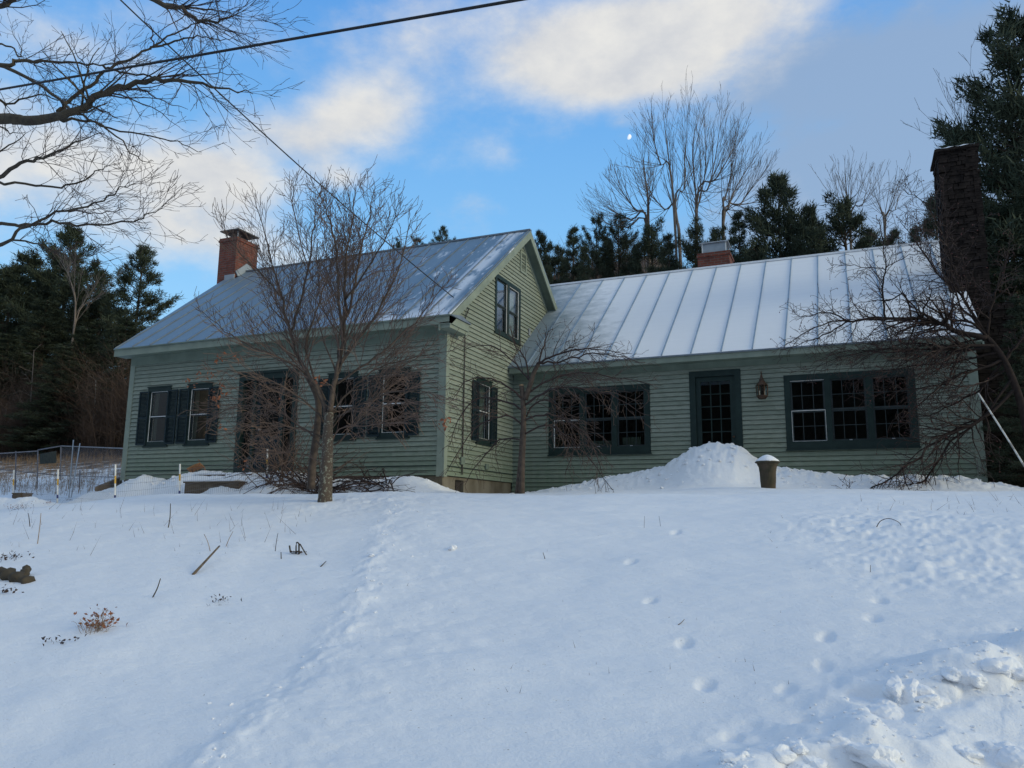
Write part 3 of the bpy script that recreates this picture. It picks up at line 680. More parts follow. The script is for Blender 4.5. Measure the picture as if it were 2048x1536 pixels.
# fieldstone chimney against the right end
rg = random.Random(11); m = MB()
def stones(m, x0, x1, y0, y1, z0, z1, cap=False):
    z = z0
    m.box((x0+.06, y0+.06, z0), (x1-.06, y1-.06, z1))
    while z < z1:
        h = rg.uniform(.035, .095); zz = min(z+h, z1)
        for face in range(4):
            horizontal = face in (0, 2); a, b = (x0, x1) if horizontal else (y0, y1)
            s = a-rg.uniform(0, .1)
            while s < b:
                e = min(s+rg.uniform(.10, .34), b+rg.uniform(0, .03)); o = rg.uniform(-.035, .03); g_ = .006
                lo, hi = max(s, a-.02)+g_, e-g_
                if hi-lo > .03:
                    if face == 0: m.box((lo, y0-o, z+g_), (hi, y0+.12, zz))
                    elif face == 2: m.box((lo, y1-.12, z+g_), (hi, y1+o, zz))
                    elif face == 1: m.box((x1-.12, lo, z+g_), (x1+o, hi, zz))
                    else: m.box((x0-o, lo, z+g_), (x0+.12, hi, zz))
                s = e
        z = zz
ztop = float(aty(1875, 305, 5.0)[2])
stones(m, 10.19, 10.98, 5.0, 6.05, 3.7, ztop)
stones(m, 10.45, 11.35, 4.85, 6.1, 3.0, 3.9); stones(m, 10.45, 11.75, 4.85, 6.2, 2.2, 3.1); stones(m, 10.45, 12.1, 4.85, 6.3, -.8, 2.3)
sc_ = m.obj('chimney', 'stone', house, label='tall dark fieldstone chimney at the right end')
m = MB(); m.box((10.12, 4.93, ztop), (11.03, 6.1, ztop+.05)); m.obj('capstone', 'stone', sc_)
m = MB(); P = []
for i in range(9):
    for j in range(9):
        u, v = i/8, j/8; e = min(u, 1-u, v, 1-v); P.append((10.12+.82*u, 4.92+1.1*v, ztop+.05+(.055 if e > 0 else .0)+.03*min(1, e*4)+.012*math.sin(i*2.1+j)))
m.add(P, [(i*9+j, (i+1)*9+j, (i+1)*9+j+1, i*9+j+1) for i in range(8) for j in range(8)]); m.obj('snow_cap', 'snow', sc_, smooth=True)
m = MB(); m.lathe([(.15, 0), (.16, .16), (.13, .2)], (10.55, 5.6, ztop+.05), 10); m.obj('flue', 'stone', sc_)

# wall lantern
lx, ly = 6.18, 3.40
lt = thing('wall_lantern', 'old copper wall lantern with two white candles beside the wing door', 'lantern', (lx, ly, 1.85))
m = MB(); m.box((lx-.05, XD-.06, 1.9), (lx+.05, XD-.02, 2.25)); m.tube([(lx, XD-.03, 2.2), (lx, XD-.12, 2.32), (lx, ly, 2.42), (lx, ly, 2.32)], .012, 8); m.obj('bracket', 'copper', lt)
m = MB(); m.lathe([(.02, .50), (.03, .44), (.05, .40), (.05, .36), (.12, .28), (.135, .26)], (lx, ly, 1.85), 6); m.lathe([(.005, .6), (.018, .55), (.008, .5)], (lx, ly, 1.85), 6); m.obj('lantern_roof', 'copper', lt)
m = MB(); m.lathe([(.07, -.05), (.115, 0), (.12, .03)], (lx, ly, 1.85), 6)
for j in range(6):
    a = j*math.pi/3; m.tube([(lx+.112*math.cos(a), ly+.112*math.sin(a), 1.87), (lx+.125*math.cos(a), ly+.125*math.sin(a), 2.12)], .010, 4)
m.obj('cage', 'copper', lt)
m = MB(); m.lathe([(.104, .03), (.117, .26)], (lx, ly, 1.85), 6); m.obj('lantern_glass', 'glass', lt)
for dx in (-.055, .055):
    m = MB(); m.lathe([(.013, .03), (.013, .13), (.006, .14)], (lx+dx, ly-.02, 1.85), 8); m.obj('candle', 'candle', lt)
# ------------------------------------------------------------------ bare trees
def unit(v): v = np.asarray(v, float); return v/(np.linalg.norm(v)+1e-9)
class Wood:
    """collects polylines with radii; thick ones go to the limbs mesh, thin ones to the twigs mesh"""
    def __init__(s, split=.02, tips=None): s.a = MB(); s.b = MB(); s.split = split; s.tips = []
    def put(s, P, r):
        big = max(r) > s.split
        (s.a if big else s.b).tube(P, r, 7 if max(r) > .05 else (5 if big else 3), cap=big)
def rot_about(rng, d, ang):
    ax = unit(np.cross(d, rng.normal(size=3))); c, s_ = math.cos(ang), math.sin(ang)
    return unit(d*c+np.cross(ax, d)*s_)
def grow(rng, W_, p, d, Ln, r, lv, prm):
    seg = prm.get('seg', .22); n = int(np.clip(Ln/seg, 3, 9)); P = [np.array(p)]; d = unit(d); q = prm
    for i in range(n):
        d = unit(d+rng.normal(size=3)*q['wig']+np.array([0, 0, 1.])*q['up'][min(lv, len(q['up'])-1)])
        P.append(P[-1]+d*Ln/n)
    t = np.linspace(0, 1, n+1); rr = np.maximum(r*(1-.75*t), q['rmin'])
    W_.put(P, rr); sprout(rng, W_, P, rr, Ln, lv, q)
def sprout(rng, W_, P, rr, Ln, lv, q, t0=.12):
    P = np.array(P)
    if lv >= q['lv']: W_.tips.append(P[-1]); return
    k = q['n'][min(lv, len(q['n'])-1)]*Ln; k = int(k)+(rng.rand() < k-int(k)); n = len(P)-1
    for i in range(k):
        t = t0+(1-t0)*(i+rng.rand())/max(k, 1); x = t*n; a = min(int(x), n-1); f = x-a
        p = P[a]*(1-f)+P[a+1]*f; dd = unit(P[a+1]-P[a]); r = (rr[a]*(1-f)+rr[a+1]*f)*q.get('rr', .6)
        nd = rot_about(rng, dd, rng.uniform(*q['ang']))
        if 'flat' in q: nd = unit(nd*np.array([1, q['flat'], 1]))
        l = Ln*rng.uniform(*q['lr'])*(1-.82*t); l = min(max(l, q['lmin']), q.get('lmax', 9))
        grow(rng, W_, p, nd, l, max(r, q['rmin']), lv+1, q)
def smooth_path(P, k=4):
    P = np.array(P, float); n = len(P); o = []
    for i in range(n-1):
        a, b, c, d = P[max(i-1, 0)], P[i], P[i+1], P[min(i+2, n-1)]
        for j in range(k):
            t = j/k; o.append(.5*((2*b)+(c-a)*t+(2*a-5*b+4*c-d)*t*t+(3*b-a-3*c+d)*t**3))
    o.append(P[-1]); return np.array(o)
def guide(rng, W_, pxs, Y0, dy, r0, r1, q, t0=.15, wob=.012, lv=0, start=None):
    """a limb along a line seen in the photograph, given its own depth that drifts by dy"""
    n = len(pxs); P = [aty(u, v, Y0+dy*(i/(n-1))) for i, (u, v) in enumerate(pxs)]
    if start is not None: P[0] = np.array(start)
    P = smooth_path(P); P[1:-1] += rng.normal(size=(len(P)-2, 3))*wob
    rr = np.linspace(r0, r1, len(P)); W_.put(P, rr)
    Ln = np.linalg.norm(np.diff(P, axis=0), axis=1).sum(); sprout(rng, W_, P, rr, Ln, lv, q, t0)
    return P, rr

# --- ornamental tree in front of the tall part
rng = np.random.RandomState(4); Y0 = -2.9
base = gat(650, 1003); Y0 = float(base[1])
tr = thing('bare_tree', 'bare many stemmed tree with lichened trunk in front of the tall green house', 'tree', base)
Wd = Wood(.014)
q = dict(wig=.11, up=[.10, .08, .05], n=[3.2, 3.4, 3.2], lv=3, ang=(.3, .75), lr=(.36, .62), lmin=.17, lmax=1.3, rmin=.0033, rr=.42, seg=.16)
T1 = MB(); P = smooth_path([base+[0, 0, -.15], aty(652, 960, Y0), aty(655, 900, Y0), aty(656, 860, Y0), aty(659, 825, Y0)]); T1.tube(P, np.interp(np.linspace(0, 1, len(P)), [0, .12, .4, 1], [.13, .10, .085, .062]), 12)
P2 = smooth_path([aty(622, 978, Y0+.35), aty(626, 920, Y0+.35), aty(634, 860, Y0+.2), aty(636, 800, Y0+.15), aty(612, 748, Y0+.2)]); Wd.a.tube(P2, np.linspace(.065, .04, len(P2)), 9)
top = aty(659, 825, Y0); s2 = P2[-1]
for pxs, dy, r0, r1, st in (
    ([(659, 825), (668, 770), (682, 700), (690, 640), (690, 560), (700, 460), (712, 375)], .3, .07, .008, top),
    ([(686, 690), (678, 600), (672, 500), (655, 430), (640, 385)], -.6, .04, .006, None),
    ([(688, 650), (705, 590), (722, 500), (738, 430), (752, 372)], .8, .038, .006, None),
    ([(672, 750), (700, 700), (754, 625), (795, 540), (822, 440)], -.4, .045, .006, None),
    ([(668, 770), (720, 735), (781, 690), (845, 625), (898, 560)], .5, .035, .006, None),
    ([(690, 600), (735, 540), (775, 470), (800, 405)], -.5, .03, .005, None),
    ([(656, 860), (645, 800), (618, 750), (596, 715), (579, 660), (566, 600), (550, 550), (530, 468), (510, 400)], .2, .06, .007, aty(656, 860, Y0)),
    ([(581, 665), (603, 591), (622, 510), (628, 434), (630, 380)], .5, .035, .006, None),
    ([(566, 600), (535, 560), (490, 520), (455, 470), (440, 430)], -.4, .025, .005, None),
    ([(608, 735), (560, 715), (508, 695), (450, 660), (400, 620)], -.5, .03, .005, s2),
    ([(625, 560), (600, 480), (585, 400), (590, 370)], -.3, .022, .005, None),
    ([(650, 800), (610, 700), (640, 600), (665, 520), (660, 400)], .9, .03, .005, None),
    ([(655, 850), (620, 810), (560, 770), (490, 745), (430, 740)], -.8, .028, .005, None),
    ([(654, 880), (610, 860), (560, 850), (500, 850), (455, 870)], -.6, .026, .005, None),
    ([(654, 900), (600, 850), (540, 820), (480, 810), (430, 830)], .7, .026, .005, None),
    ([(657, 850), (700, 820), (760, 790), (830, 780), (890, 800)], -.7, .026, .005, None),
    ([(655, 900), (700, 860), (750, 800), (790, 740), (860, 700)], .3, .028, .005, None),
    ([(657, 840), (700, 780), (760, 735), (830, 715), (910, 700)], .6, .028, .005, None),
    ([(654, 910), (680, 860), (730, 850), (790, 845), (850, 830)], -.4, .022, .005, None),
    ([(652, 930), (600, 910), (550, 905), (500, 925)], -.3, .02, .005, None)):
    low = pxs[-1][1] > 690
    qq = dict(q, up=[.02, .0, -.01] if low else [.12, .1, .07], n=[11, 7.4, 4.2] if low else [11, 7.6, 4.4])
    Ya = Y0+(.15 if st is None else 0)
    guide(rng, Wd, pxs, Ya, dy, r0*.62, r1*.75, qq, start=st, t0=.2)
T1.obj('trunk', 'lichen', tr, smooth=True); Wd.a.obj('branches', 'bark', tr, smooth=True); Wd.b.obj('twigs', 'twig', tr)
m = MB()
def leaf(m, rng, p, s):
    a = unit(rng.normal(size=3)); b = unit(np.cross(a, rng.normal(size=3))); c = np.cross(a, b)*.25
    m.add([p-a*s, p+b*s*.55+c*s, p+a*s, p-b*s*.55+c*s], [(0, 1, 2, 3)])
for (u, v, n) in ((440, 715, 12), (405, 745, 7), (418, 752, 8), (370, 768, 5), (385, 765, 6), (420, 790, 9), (450, 778, 12), (432, 802, 10), (480, 722, 6), (640, 765, 12), (890, 847, 16), (548, 795, 3), (445, 858, 4), (480, 930, 5), (400, 930, 4)):
    for i in range(n):
        p = aty(u+rng.uniform(-12, 12), v+rng.uniform(-12, 12), Y0-.5+rng.uniform(-.15, .15)); leaf(m, rng, p, rng.uniform(.02, .04))
m.obj('dry_leaves', 'leaf', tr)['kind'] = 'stuff'

# --- arching shrub at its foot
def shrub(name, label, cu, cv, n, spread, L0, mat='dtwig', seed=1, up=-.05, el=(.25, 1.0), q=None, flat=1, azr=(0, 2*math.pi), r0=.014, dY=0):
    rng = np.random.RandomState(seed); b = gat(cu, cv); o = thing(name, label, 'shrub', b); Wd = Wood(.012)
    qq = q or dict(wig=.10, up=[up, up*1.2, up], n=[2.6, 3.0], lv=2, ang=(.3, .9), lr=(.3, .55), lmin=.15, lmax=.8, rmin=.0034, rr=.6, seg=.14)
    for i in range(n):
        a = rng.uniform(*azr); e = rng.uniform(*el); d = np.array([math.cos(a)*math.cos(e), flat*math.sin(a)*math.cos(e), math.sin(e)])
        x = b[0]+rng.uniform(-spread, spread); y = b[1]+dY+rng.uniform(-spread, spread)*.5
        grow(rng, Wd, [x, y, gz(x, y)-.05], d, L0*rng.uniform(.6, 1.1), r0*rng.uniform(.7, 1.2), 0, qq)
    if Wd.a.v: Wd.a.obj('stems', mat, o, smooth=True)
    if Wd.b.v: Wd.b.obj('twigs', mat, o)
    return o
shrub('arching_shrub', 'low arching brown shrub bent over the snow around the lichened tree', 640, 985, 60, .45, 1.9, seed=3, up=-.12, el=(.2, 1.0), r0=.016)
shrub('leafless_shrub', 'leafless thicket of thin brown stems before the dark front entry', 560, 975, 50, .75, 1.9, 'twig', seed=5, up=-.03, el=(.5, 1.4), r0=.013, dY=.4)
shrub('leafless_shrub', 'sprawling shrub lying on the snow bank under the front windows', 745, 975, 36, .5, 1.5, seed=8, up=-.12, el=(.25, .8), r0=.015)

# --- small broken apple tree at the inner corner
rng = np.random.RandomState(21); base = gat(1043, 987); Y1 = float(base[1])
tr = thing('apple_tree', 'small apple tree with a broken off stub before the inner corner', 'tree', base); Wd = Wood(.012); T1 = MB()
P = smooth_path([base+[0, 0, -.15], aty(1044, 930, Y1), aty(1047, 860, Y1), aty(1046, 800, Y1), aty(1043, 772, Y1)]); T1.tube(P, np.interp(np.linspace(0, 1, len(P)), [0, .1, 1], [.075, .058, .045]), 10)
P = smooth_path([base+[-.12, .05, -.1], aty(1040, 930, Y1), aty(1044, 860, Y1)]); T1.tube(P, np.linspace(.05, .035, len(P)), 8)
P = smooth_path([aty(1050, 800, Y1), aty(1060, 770, Y1), aty(1068, 745, Y1), aty(1078, 725, Y1)]); T1.tube(P, np.linspace(.055, .038, len(P)), 8)
T1.obj('trunk', 'bark', tr, smooth=True)
m = MB(); c = P = aty(1043, 771, Y1); m.lathe([(.05, -.01), (.045, .015), (.0, .03)], c, 10); m.obj('snow_cap', 'straw', tr)
q = dict(wig=.13, up=[-.02, -.05, -.05], n=[9.0, 6.0, 3.4], lv=3, ang=(.4, 1.0), lr=(.3, .6), lmin=.16, lmax=.85, rmin=.0034, rr=.55, seg=.13)
for pxs, dy, r0, r1, up in (
    ([(1078, 725), (1085, 700), (1095, 670), (1105, 655)], .1, .02, .005, .1), ([(1075, 728), (1100, 715), (1150, 700), (1200, 700), (1255, 708)], -.3, .025, .005, 0),
    ([(1078, 725), (1120, 725), (1170, 708), (1230, 712), (1290, 725)], .2, .022, .005, 0), ([(1060, 765), (1050, 720), (1030, 690), (1020, 650)], -.2, .02, .005, .06),
    ([(1046, 800), (1010, 770), (970, 755), (930, 765), (905, 800)], -.5, .022, .005, -.06), ([(1047, 820), (1000, 800), (950, 800), (915, 840), (900, 890)], .2, .022, .005, -.1),
    ([(1046, 850), (1010, 830), (960, 850), (925, 890), (890, 950)], -.4, .02, .005, -.1), ([(1050, 810), (1100, 780), (1150, 775), (1220, 790), (1290, 830)], -.5, .024, .005, -.05),
    ([(1052, 790), (1100, 760), (1160, 745), (1230, 755), (1310, 770)], .3, .022, .005, -.04), ([(1048, 870), (1090, 850), (1130, 870), (1180, 920), (1225, 980)], -.3, .02, .005, -.12),
    ([(1048, 840), (1100, 830), (1150, 850), (1190, 900), (1205, 950)], -.7, .02, .005, -.12), ([(1045, 880), (1000, 880), (960, 920), (930, 970)], .1, .018, .005, -.12),
    ([(1060, 760), (1040, 740), (1000, 700), (960, 690), (925, 700)], .3, .02, .005, -.03), ([(1046, 840), (1080, 800), (1120, 820), (1150, 880), (1130, 950)], .3, .018, .005, -.12)):
    guide(rng, Wd, pxs, Y1, dy, r0, r1, dict(q, up=[up, up, up*.6]))
Wd.a.obj('branches', 'dtwig', tr, smooth=True); Wd.b.obj('twigs', 'mtwig', tr)
m = MB()
for i in range(60):
    p = aty(rng.uniform(1085, 1140), rng.uniform(650, 720), Y1+rng.uniform(-.2, .2)); leaf(m, rng, p, .016)
m.obj('seed_heads', 'dtwig', tr)['kind'] = 'stuff'

# --- crab apple leaning in from the right
rng = np.random.RandomState(33); Y2 = 1.9
base = np.array([*aty(2075, 985, Y2)[:2], 0]); base[2] = gz(base[0], base[1])
tr = thing('crab_apple_tree', 'dark crab apple tree arching over the wing roof from the right', 'tree', base); Wd = Wood(.012); T1 = MB()
P = smooth_path([base+[0, 0, -.2], aty(2062, 900, Y2), aty(2040, 800, Y2), aty(2008, 720, Y2), aty(1975, 675, Y2)]); T1.tube(P, np.interp(np.linspace(0, 1, len(P)), [0, 1], [.085, .045]), 10)
T1.obj('trunk', 'shadebark', tr, smooth=True); CT = P
q = dict(wig=.15, up=[.03, .0, -.02], n=[13.0, 7.4, 4.0], lv=3, ang=(.45, 1.2), lr=(.28, .55), lmin=.16, lmax=1.0, rmin=.0036, rr=.55, seg=.12)
for pxs, dy, r0, r1, up in (
    ([(1975, 675), (1917, 664), (1888, 648), (1856, 640), (1821, 636), (1767, 638), (1700, 641), (1647, 648), (1570, 690)], -.6, .055, .006, .0),
    ([(1700, 641), (1660, 625), (1640, 628), (1600, 632), (1580, 610)], -.2, .018, .004, .05), ([(1700, 641), (1660, 665), (1610, 685), (1560, 700)], .2, .018, .004, .0),
    ([(1772, 638), (1765, 578), (1771, 535), (1765, 482), (1761, 450)], -.1, .022, .004, .12), ([(1822, 636), (1810, 590), (1780, 600), (1730, 603), (1690, 620)], .3, .02, .004, .0),
    ([(1771, 540), (1730, 533), (1690, 531), (1660, 528)], .1, .012, .004, .02), ([(1771, 535), (1800, 520), (1840, 505), (1880, 515)], .2, .012, .004, .02),
    ([(1900, 655), (1870, 620), (1830, 600), (1800, 610)], .5, .025, .004, .05), ([(1960, 670), (1930, 620), (1880, 600), (1830, 605)], .2, .03, .004, .05),
    ([(1960, 670), (1920, 590), (1870, 540), (1830, 480), (1800, 440)], .4, .03, .004, .08), ([(1985, 700), (1940, 690), (1880, 700), (1820, 720), (1760, 760)], -.7, .035, .004, -.04),
    ([(1985, 690), (1930, 700), (1860, 690), (1790, 690), (1720, 720)], .5, .035, .004, -.03), ([(2000, 720), (1950, 740), (1900, 760), (1850, 800), (1800, 840)], -.4, .03, .004, -.06),
    ([(2000, 790), (1963, 839), (1890, 871), (1841, 910), (1780, 959), (1719, 986), (1690, 998)], -1.0, .035, .006, -.05),
    ([(1990, 760), (1963, 837), (1905, 885), (1850, 960), (1820, 968), (1775, 985), (1765, 1005)], -.7, .028, .005, -.05), ([(1780, 955), (1790, 975), (1830, 975), (1870, 1000)], -.1, .014, .004, -.05),
    ([(1985, 690), (1950, 650), (1900, 640), (1850, 660), (1800, 670), (1740, 690)], -.2, .03, .004, -.02), ([(2000, 720), (1960, 780), (1900, 810), (1860, 830), (1810, 830)], .6, .025, .004, -.05),
    ([(1990, 690), (1920, 700), (1840, 700), (1760, 700), (1680, 715), (1610, 740)], -.3, .022, .004, -.03), ([(1995, 710), (1900, 725), (1800, 735), (1700, 760)], .1, .022, .004, -.04), ([(1960, 665), (1900, 690), (1800, 705), (1700, 700), (1640, 720)], .7, .022, .004, -.02),
    ([(2010, 730), (1950, 770), (1880, 770), (1800, 780), (1720, 800)], -.2, .02, .004, -.05),
    ([(1975, 675), (1985, 600), (2010, 540), (2020, 470)], .2, .03, .004, .1), ([(2000, 720), (2040, 680), (2070, 640)], .2, .04, .01, .05), ([(1930, 640), (1905, 560), (1890, 470), (1840, 400), (1800, 380)], .3, .02, .004, .05)):
    s0 = None
    if pxs[0][0] > 1955:
        p0 = aty(*pxs[0], Y2-.05); s0 = CT[np.argmin(np.linalg.norm(CT-p0, axis=1))]
    guide(rng, Wd, pxs, Y2-.05, dy, r0, r1, dict(q, up=[up, up*.7, -.02]), start=s0)
Wd.a.obj('branches', 'shadebark', tr, smooth=True); Wd.b.obj('twigs', 'dtwig', tr)
m = MB(); tips = Wd.tips; idx = rng.choice(len(tips), min(900, len(tips)), replace=False)
for i in idx:
    p = tips[i]+np.array([0, 0, -.02]); s = rng.uniform(.008, .014)
    m.add([p+[s, 0, 0], p+[-s, 0, 0], p+[0, s, 0], p+[0, -s, 0], p+[0, 0, s], p+[0, 0, -s]], [(0, 2, 4), (2, 1, 4), (1, 3, 4), (3, 0, 4), (2, 0, 5), (1, 2, 5), (3, 1, 5), (0, 3, 5)])
m.obj('fruit', 'fruit', tr)['kind'] = 'stuff'

# --- big maple reaching in from the left
rng = np.random.RandomState(9); YM = -5.2
tb = aty(-330, 900, YM); tb = np.array([tb[0], tb[1], 0]); tb[2] = gz(tb[0], tb[1])
tr = thing('maple_tree', 'large bare maple whose mossy limbs reach in from the left over the snow', 'tree', tb); Wd = Wood(.02); T1 = MB()
P = smooth_path([tb+[0, 0, -.3], aty(-330, 700, YM), aty(-335, 500, YM), aty(-345, 300, YM), aty(-340, 50, YM), aty(-350, -200, YM), aty(-340, -420, YM)]); T1.tube(P, np.linspace(.42, .16, len(P)), 14)
q = dict(wig=.13, up=[.01, .02, .02], n=[2.4, 3.6, 4.0], lv=3, ang=(.35, .8), lr=(.22, .42), lmin=.2, lmax=1.3, rmin=.0036, rr=.34, seg=.18)
k = 1/2.926
def c1(*a): return [(x*k, y*k) for x, y in a]
GL = [
 (c1((-990, 560), (-500, 640), (0, 695), (150, 705), (300, 690), (440, 650), (560, 570), (700, 510), (900, 475), (1100, 480), (1280, 520), (1480, 550)), -.4, .16, .008),
 (c1((330, 680), (370, 630), (400, 590), (530, 500), (640, 400), (780, 340), (900, 270), (1060, 180), (1190, 110), (1300, 60)), .8, .06, .007),
 (c1((880, 290), (960, 260), (1080, 230), (1180, 215), (1290, 240), (1380, 220)), .3, .03, .006),
 (c1((-990, 100), (-500, 350), (0, 380), (100, 350), (250, 365), (460, 370), (620, 385), (760, 350)), .6, .075, .008),
 (c1((0, 385), (130, 440), (260, 520), (370, 600), (480, 680), (640, 750), (880, 800), (1040, 830), (1180, 890)), -.6, .05, .007),
 (c1((300, 690), (450, 700), (560, 720), (680, 800), (800, 920), (900, 945)), .5, .04, .006),
 (c1((-990, 1500), (-400, 1200), (0, 1020), (150, 950), (280, 900), (440, 840), (600, 770)), -.5, .07, .007),
 (c1((0, 1067), (200, 1085), (400, 1100), (520, 1030), (600, 985), (700, 960)), .3, .035, .006),
 (c1((-990, 1250), (-400, 1330), (0, 1310), (150, 1320), (300, 1300), (500, 1320), (760, 1290), (880, 1240), (980, 1190)), .2, .06, .006),
 (c1((-990, 1620), (-400, 1560), (0, 1430), (120, 1340), (330, 1250), (560, 1190), (680, 1120), (790, 1070)), -.8, .055, .006),
 (c1((-990, 420), (-500, 520), (-100, 560), (0, 580), (40, 610), (200, 560), (330, 580), (420, 600)), .9, .06, .006),
 (c1((-990, -900), (-300, -500), (400, -250), (900, 0), (1060, 60), (1200, 130), (1320, 110), (1440, 60)), -.4, .10, .006),
 (c1((700, -130), (960, 20), (1150, 50), (1290, 60), (1430, 100)), .5, .04, .006),
 (c1((-990, -300), (-400, -60), (0, 30), (70, 0), (200, -100)), .0, .11, .04),
 (c1((-200, 960), (0, 890), (100, 820), (170, 770)), .2, .03, .006),
 (c1((-300, 700), (0, 740), (60, 780), (150, 770)), -.3, .03, .006),
 (c1((-600, 300), (-100, 250), (60, 270), (120, 330), (110, 260), (60, 150)), .6, .035, .006),
 (c1((600, 380), (700, 420), (900, 440), (1100, 450), (1250, 430), (1420, 430)), .7, .03, .006),
 (c1((800, 500), (880, 560), (980, 600), (1100, 640)), -.3, .022, .006),
 (c1((-990, 1700), (-300, 1600), (0, 1420), (200, 1430), (400, 1500), (560, 1480)), .6, .045, .006),
 (c1((400, 1240), (560, 1250), (700, 1230), (850, 1220)), .3, .02, .006),
 (c1((900, 270), (880, 180), (830, 90), (790, 0)), .3, .02, .006),
 (c1((520, 460), (500, 380), (430, 280), (420, 200)), .5, .02, .006)]
for i, (pxs, dy, r0, r1) in enumerate(GL):
    tt = .12
    if pxs[0][0] < -200: tt = .45
    guide(rng, Wd, pxs, YM+rng.uniform(-.3, .3), dy, r0*.8, r1*.7, q, t0=tt, wob=.02)
T1.obj('trunk', 'maple', tr, smooth=True); Wd.a.obj('limbs', 'maple', tr, smooth=True); Wd.b.obj('twigs', 'dtwig', tr)

# ------------------------------------------------------------------ background trees
def bare_far(label, bx, Y, tops, r0, seed, spread=.5, nst=None, name='bare_tree', mat='gtwig', rmin=.007, n=(1.35, 1.3, 1.2), base_px=None, lr=(.3, .5)):
    rng = np.random.RandomState(seed); x0 = float(aty(bx, 540, Y)[0]); b = np.array([x0, Y, gz(x0, Y)])
    o = thing(name, label, 'tree', b, 'bare trees on the hill behind the house'); Wd = Wood(min(.05, r0*.6))
    q = dict(wig=.06, up=[.16, .13, .10], n=list(n), lv=3, ang=(.2, .5), lr=lr, lmin=.45, lmax=3.4, rmin=rmin, rr=.42, seg=.6)
    for j, pts in enumerate(tops):
        P = [b+[0, 0, -.3]]+[aty(u, v, Y+(rng.uniform(-1, 1) if i else 0)) for i, (u, v) in enumerate(pts)]
        P = smooth_path(P); rr = np.linspace(r0 if j == 0 else r0*.7, rmin, len(P)); Wd.put(P, rr)
        Ln = np.linalg.norm(np.diff(P, axis=0), axis=1).sum(); sprout(rng, Wd, P, rr, Ln*.8, 0, q, .35)
    Wd.a.obj('trunk', mat, o, smooth=True)
    if Wd.b.v: Wd.b.obj('crown', mat, o)
    return o
YB = 33
bare_far('tall forked bare tree nearest the short brick chimney', 1362, YB, [[(1360, 500), (1352, 440), (1345, 375), (1335, 300), (1325, 215)], [(1350, 430), (1368, 380), (1370, 310), (1378, 205)], [(1345, 375), (1322, 330), (1310, 290), (1303, 250)], [(1356, 450), (1330, 420), (1300, 390), (1275, 370)]], .13, 3)
bare_far('tall bare tree with upright limbs just right of the forked one', 1394, YB+1.5, [[(1394, 500), (1392, 440), (1391, 380), (1385, 300), (1396, 235)], [(1392, 430), (1415, 380), (1430, 320), (1445, 215)], [(1392, 420), (1430, 360), (1460, 310), (1478, 260)], [(1394, 460), (1400, 400), (1412, 330), (1408, 230)]], .12, 5)
bare_far('slender bare tree leftmost on the hill skyline', 1297, YB+3, [[(1297, 480), (1296, 400), (1290, 350), (1284, 300)], [(1297, 470), (1270, 420), (1245, 385), (1222, 350)], [(1297, 460), (1262, 440), (1232, 425), (1200, 400)], [(1297, 470), (1255, 455), (1222, 450), (1190, 430)]], .14, 7)
bare_far('slim bare tree leaning right between the brick chimney and the big pine', 1445, YB+2, [[(1446, 460), (1455, 420), (1475, 370), (1516, 305)], [(1447, 440), (1450, 400), (1462, 350), (1465, 300)], [(1446, 455), (1480, 410), (1500, 380), (1522, 350)]], .13, 9)
bare_far('faint rounded bare tree right of the big pine', 1700, YB+6, [[(1700, 450), (1700, 410), (1705, 365)], [(1700, 460), (1725, 410), (1735, 370)], [(1700, 460), (1680, 410), (1672, 370)]], .11, 11, n=(1., 1.2, 1.2))
bare_far('thin bare tree left of the fieldstone chimney', 1770, YB+4, [[(1770, 470), (1765, 430), (1750, 390)], [(1770, 470), (1790, 420), (1798, 385)]], .1, 13, n=(1., 1.2, 1.2))
bare_far('fine twigged bare tree before the tall right pine', 1925, 14, [[(1935, 400), (1930, 330), (1925, 270), (1918, 225)], [(1930, 350), (1912, 320), (1900, 290)], [(1930, 330), (1945, 270), (1940, 215)]], .05, 15, rmin=.005, n=(1.1, 1.6, 1.8), mat='dtwig', lr=(.2, .4))
bare_far('small bare tree against the pale clouds left of the brick chimney', 150, 21, [[(150, 640), (140, 560), (120, 520)], [(150, 650), (180, 600), (210, 560)]], .09, 17, rmin=.009, n=(1.4, 1.6, 1.6))

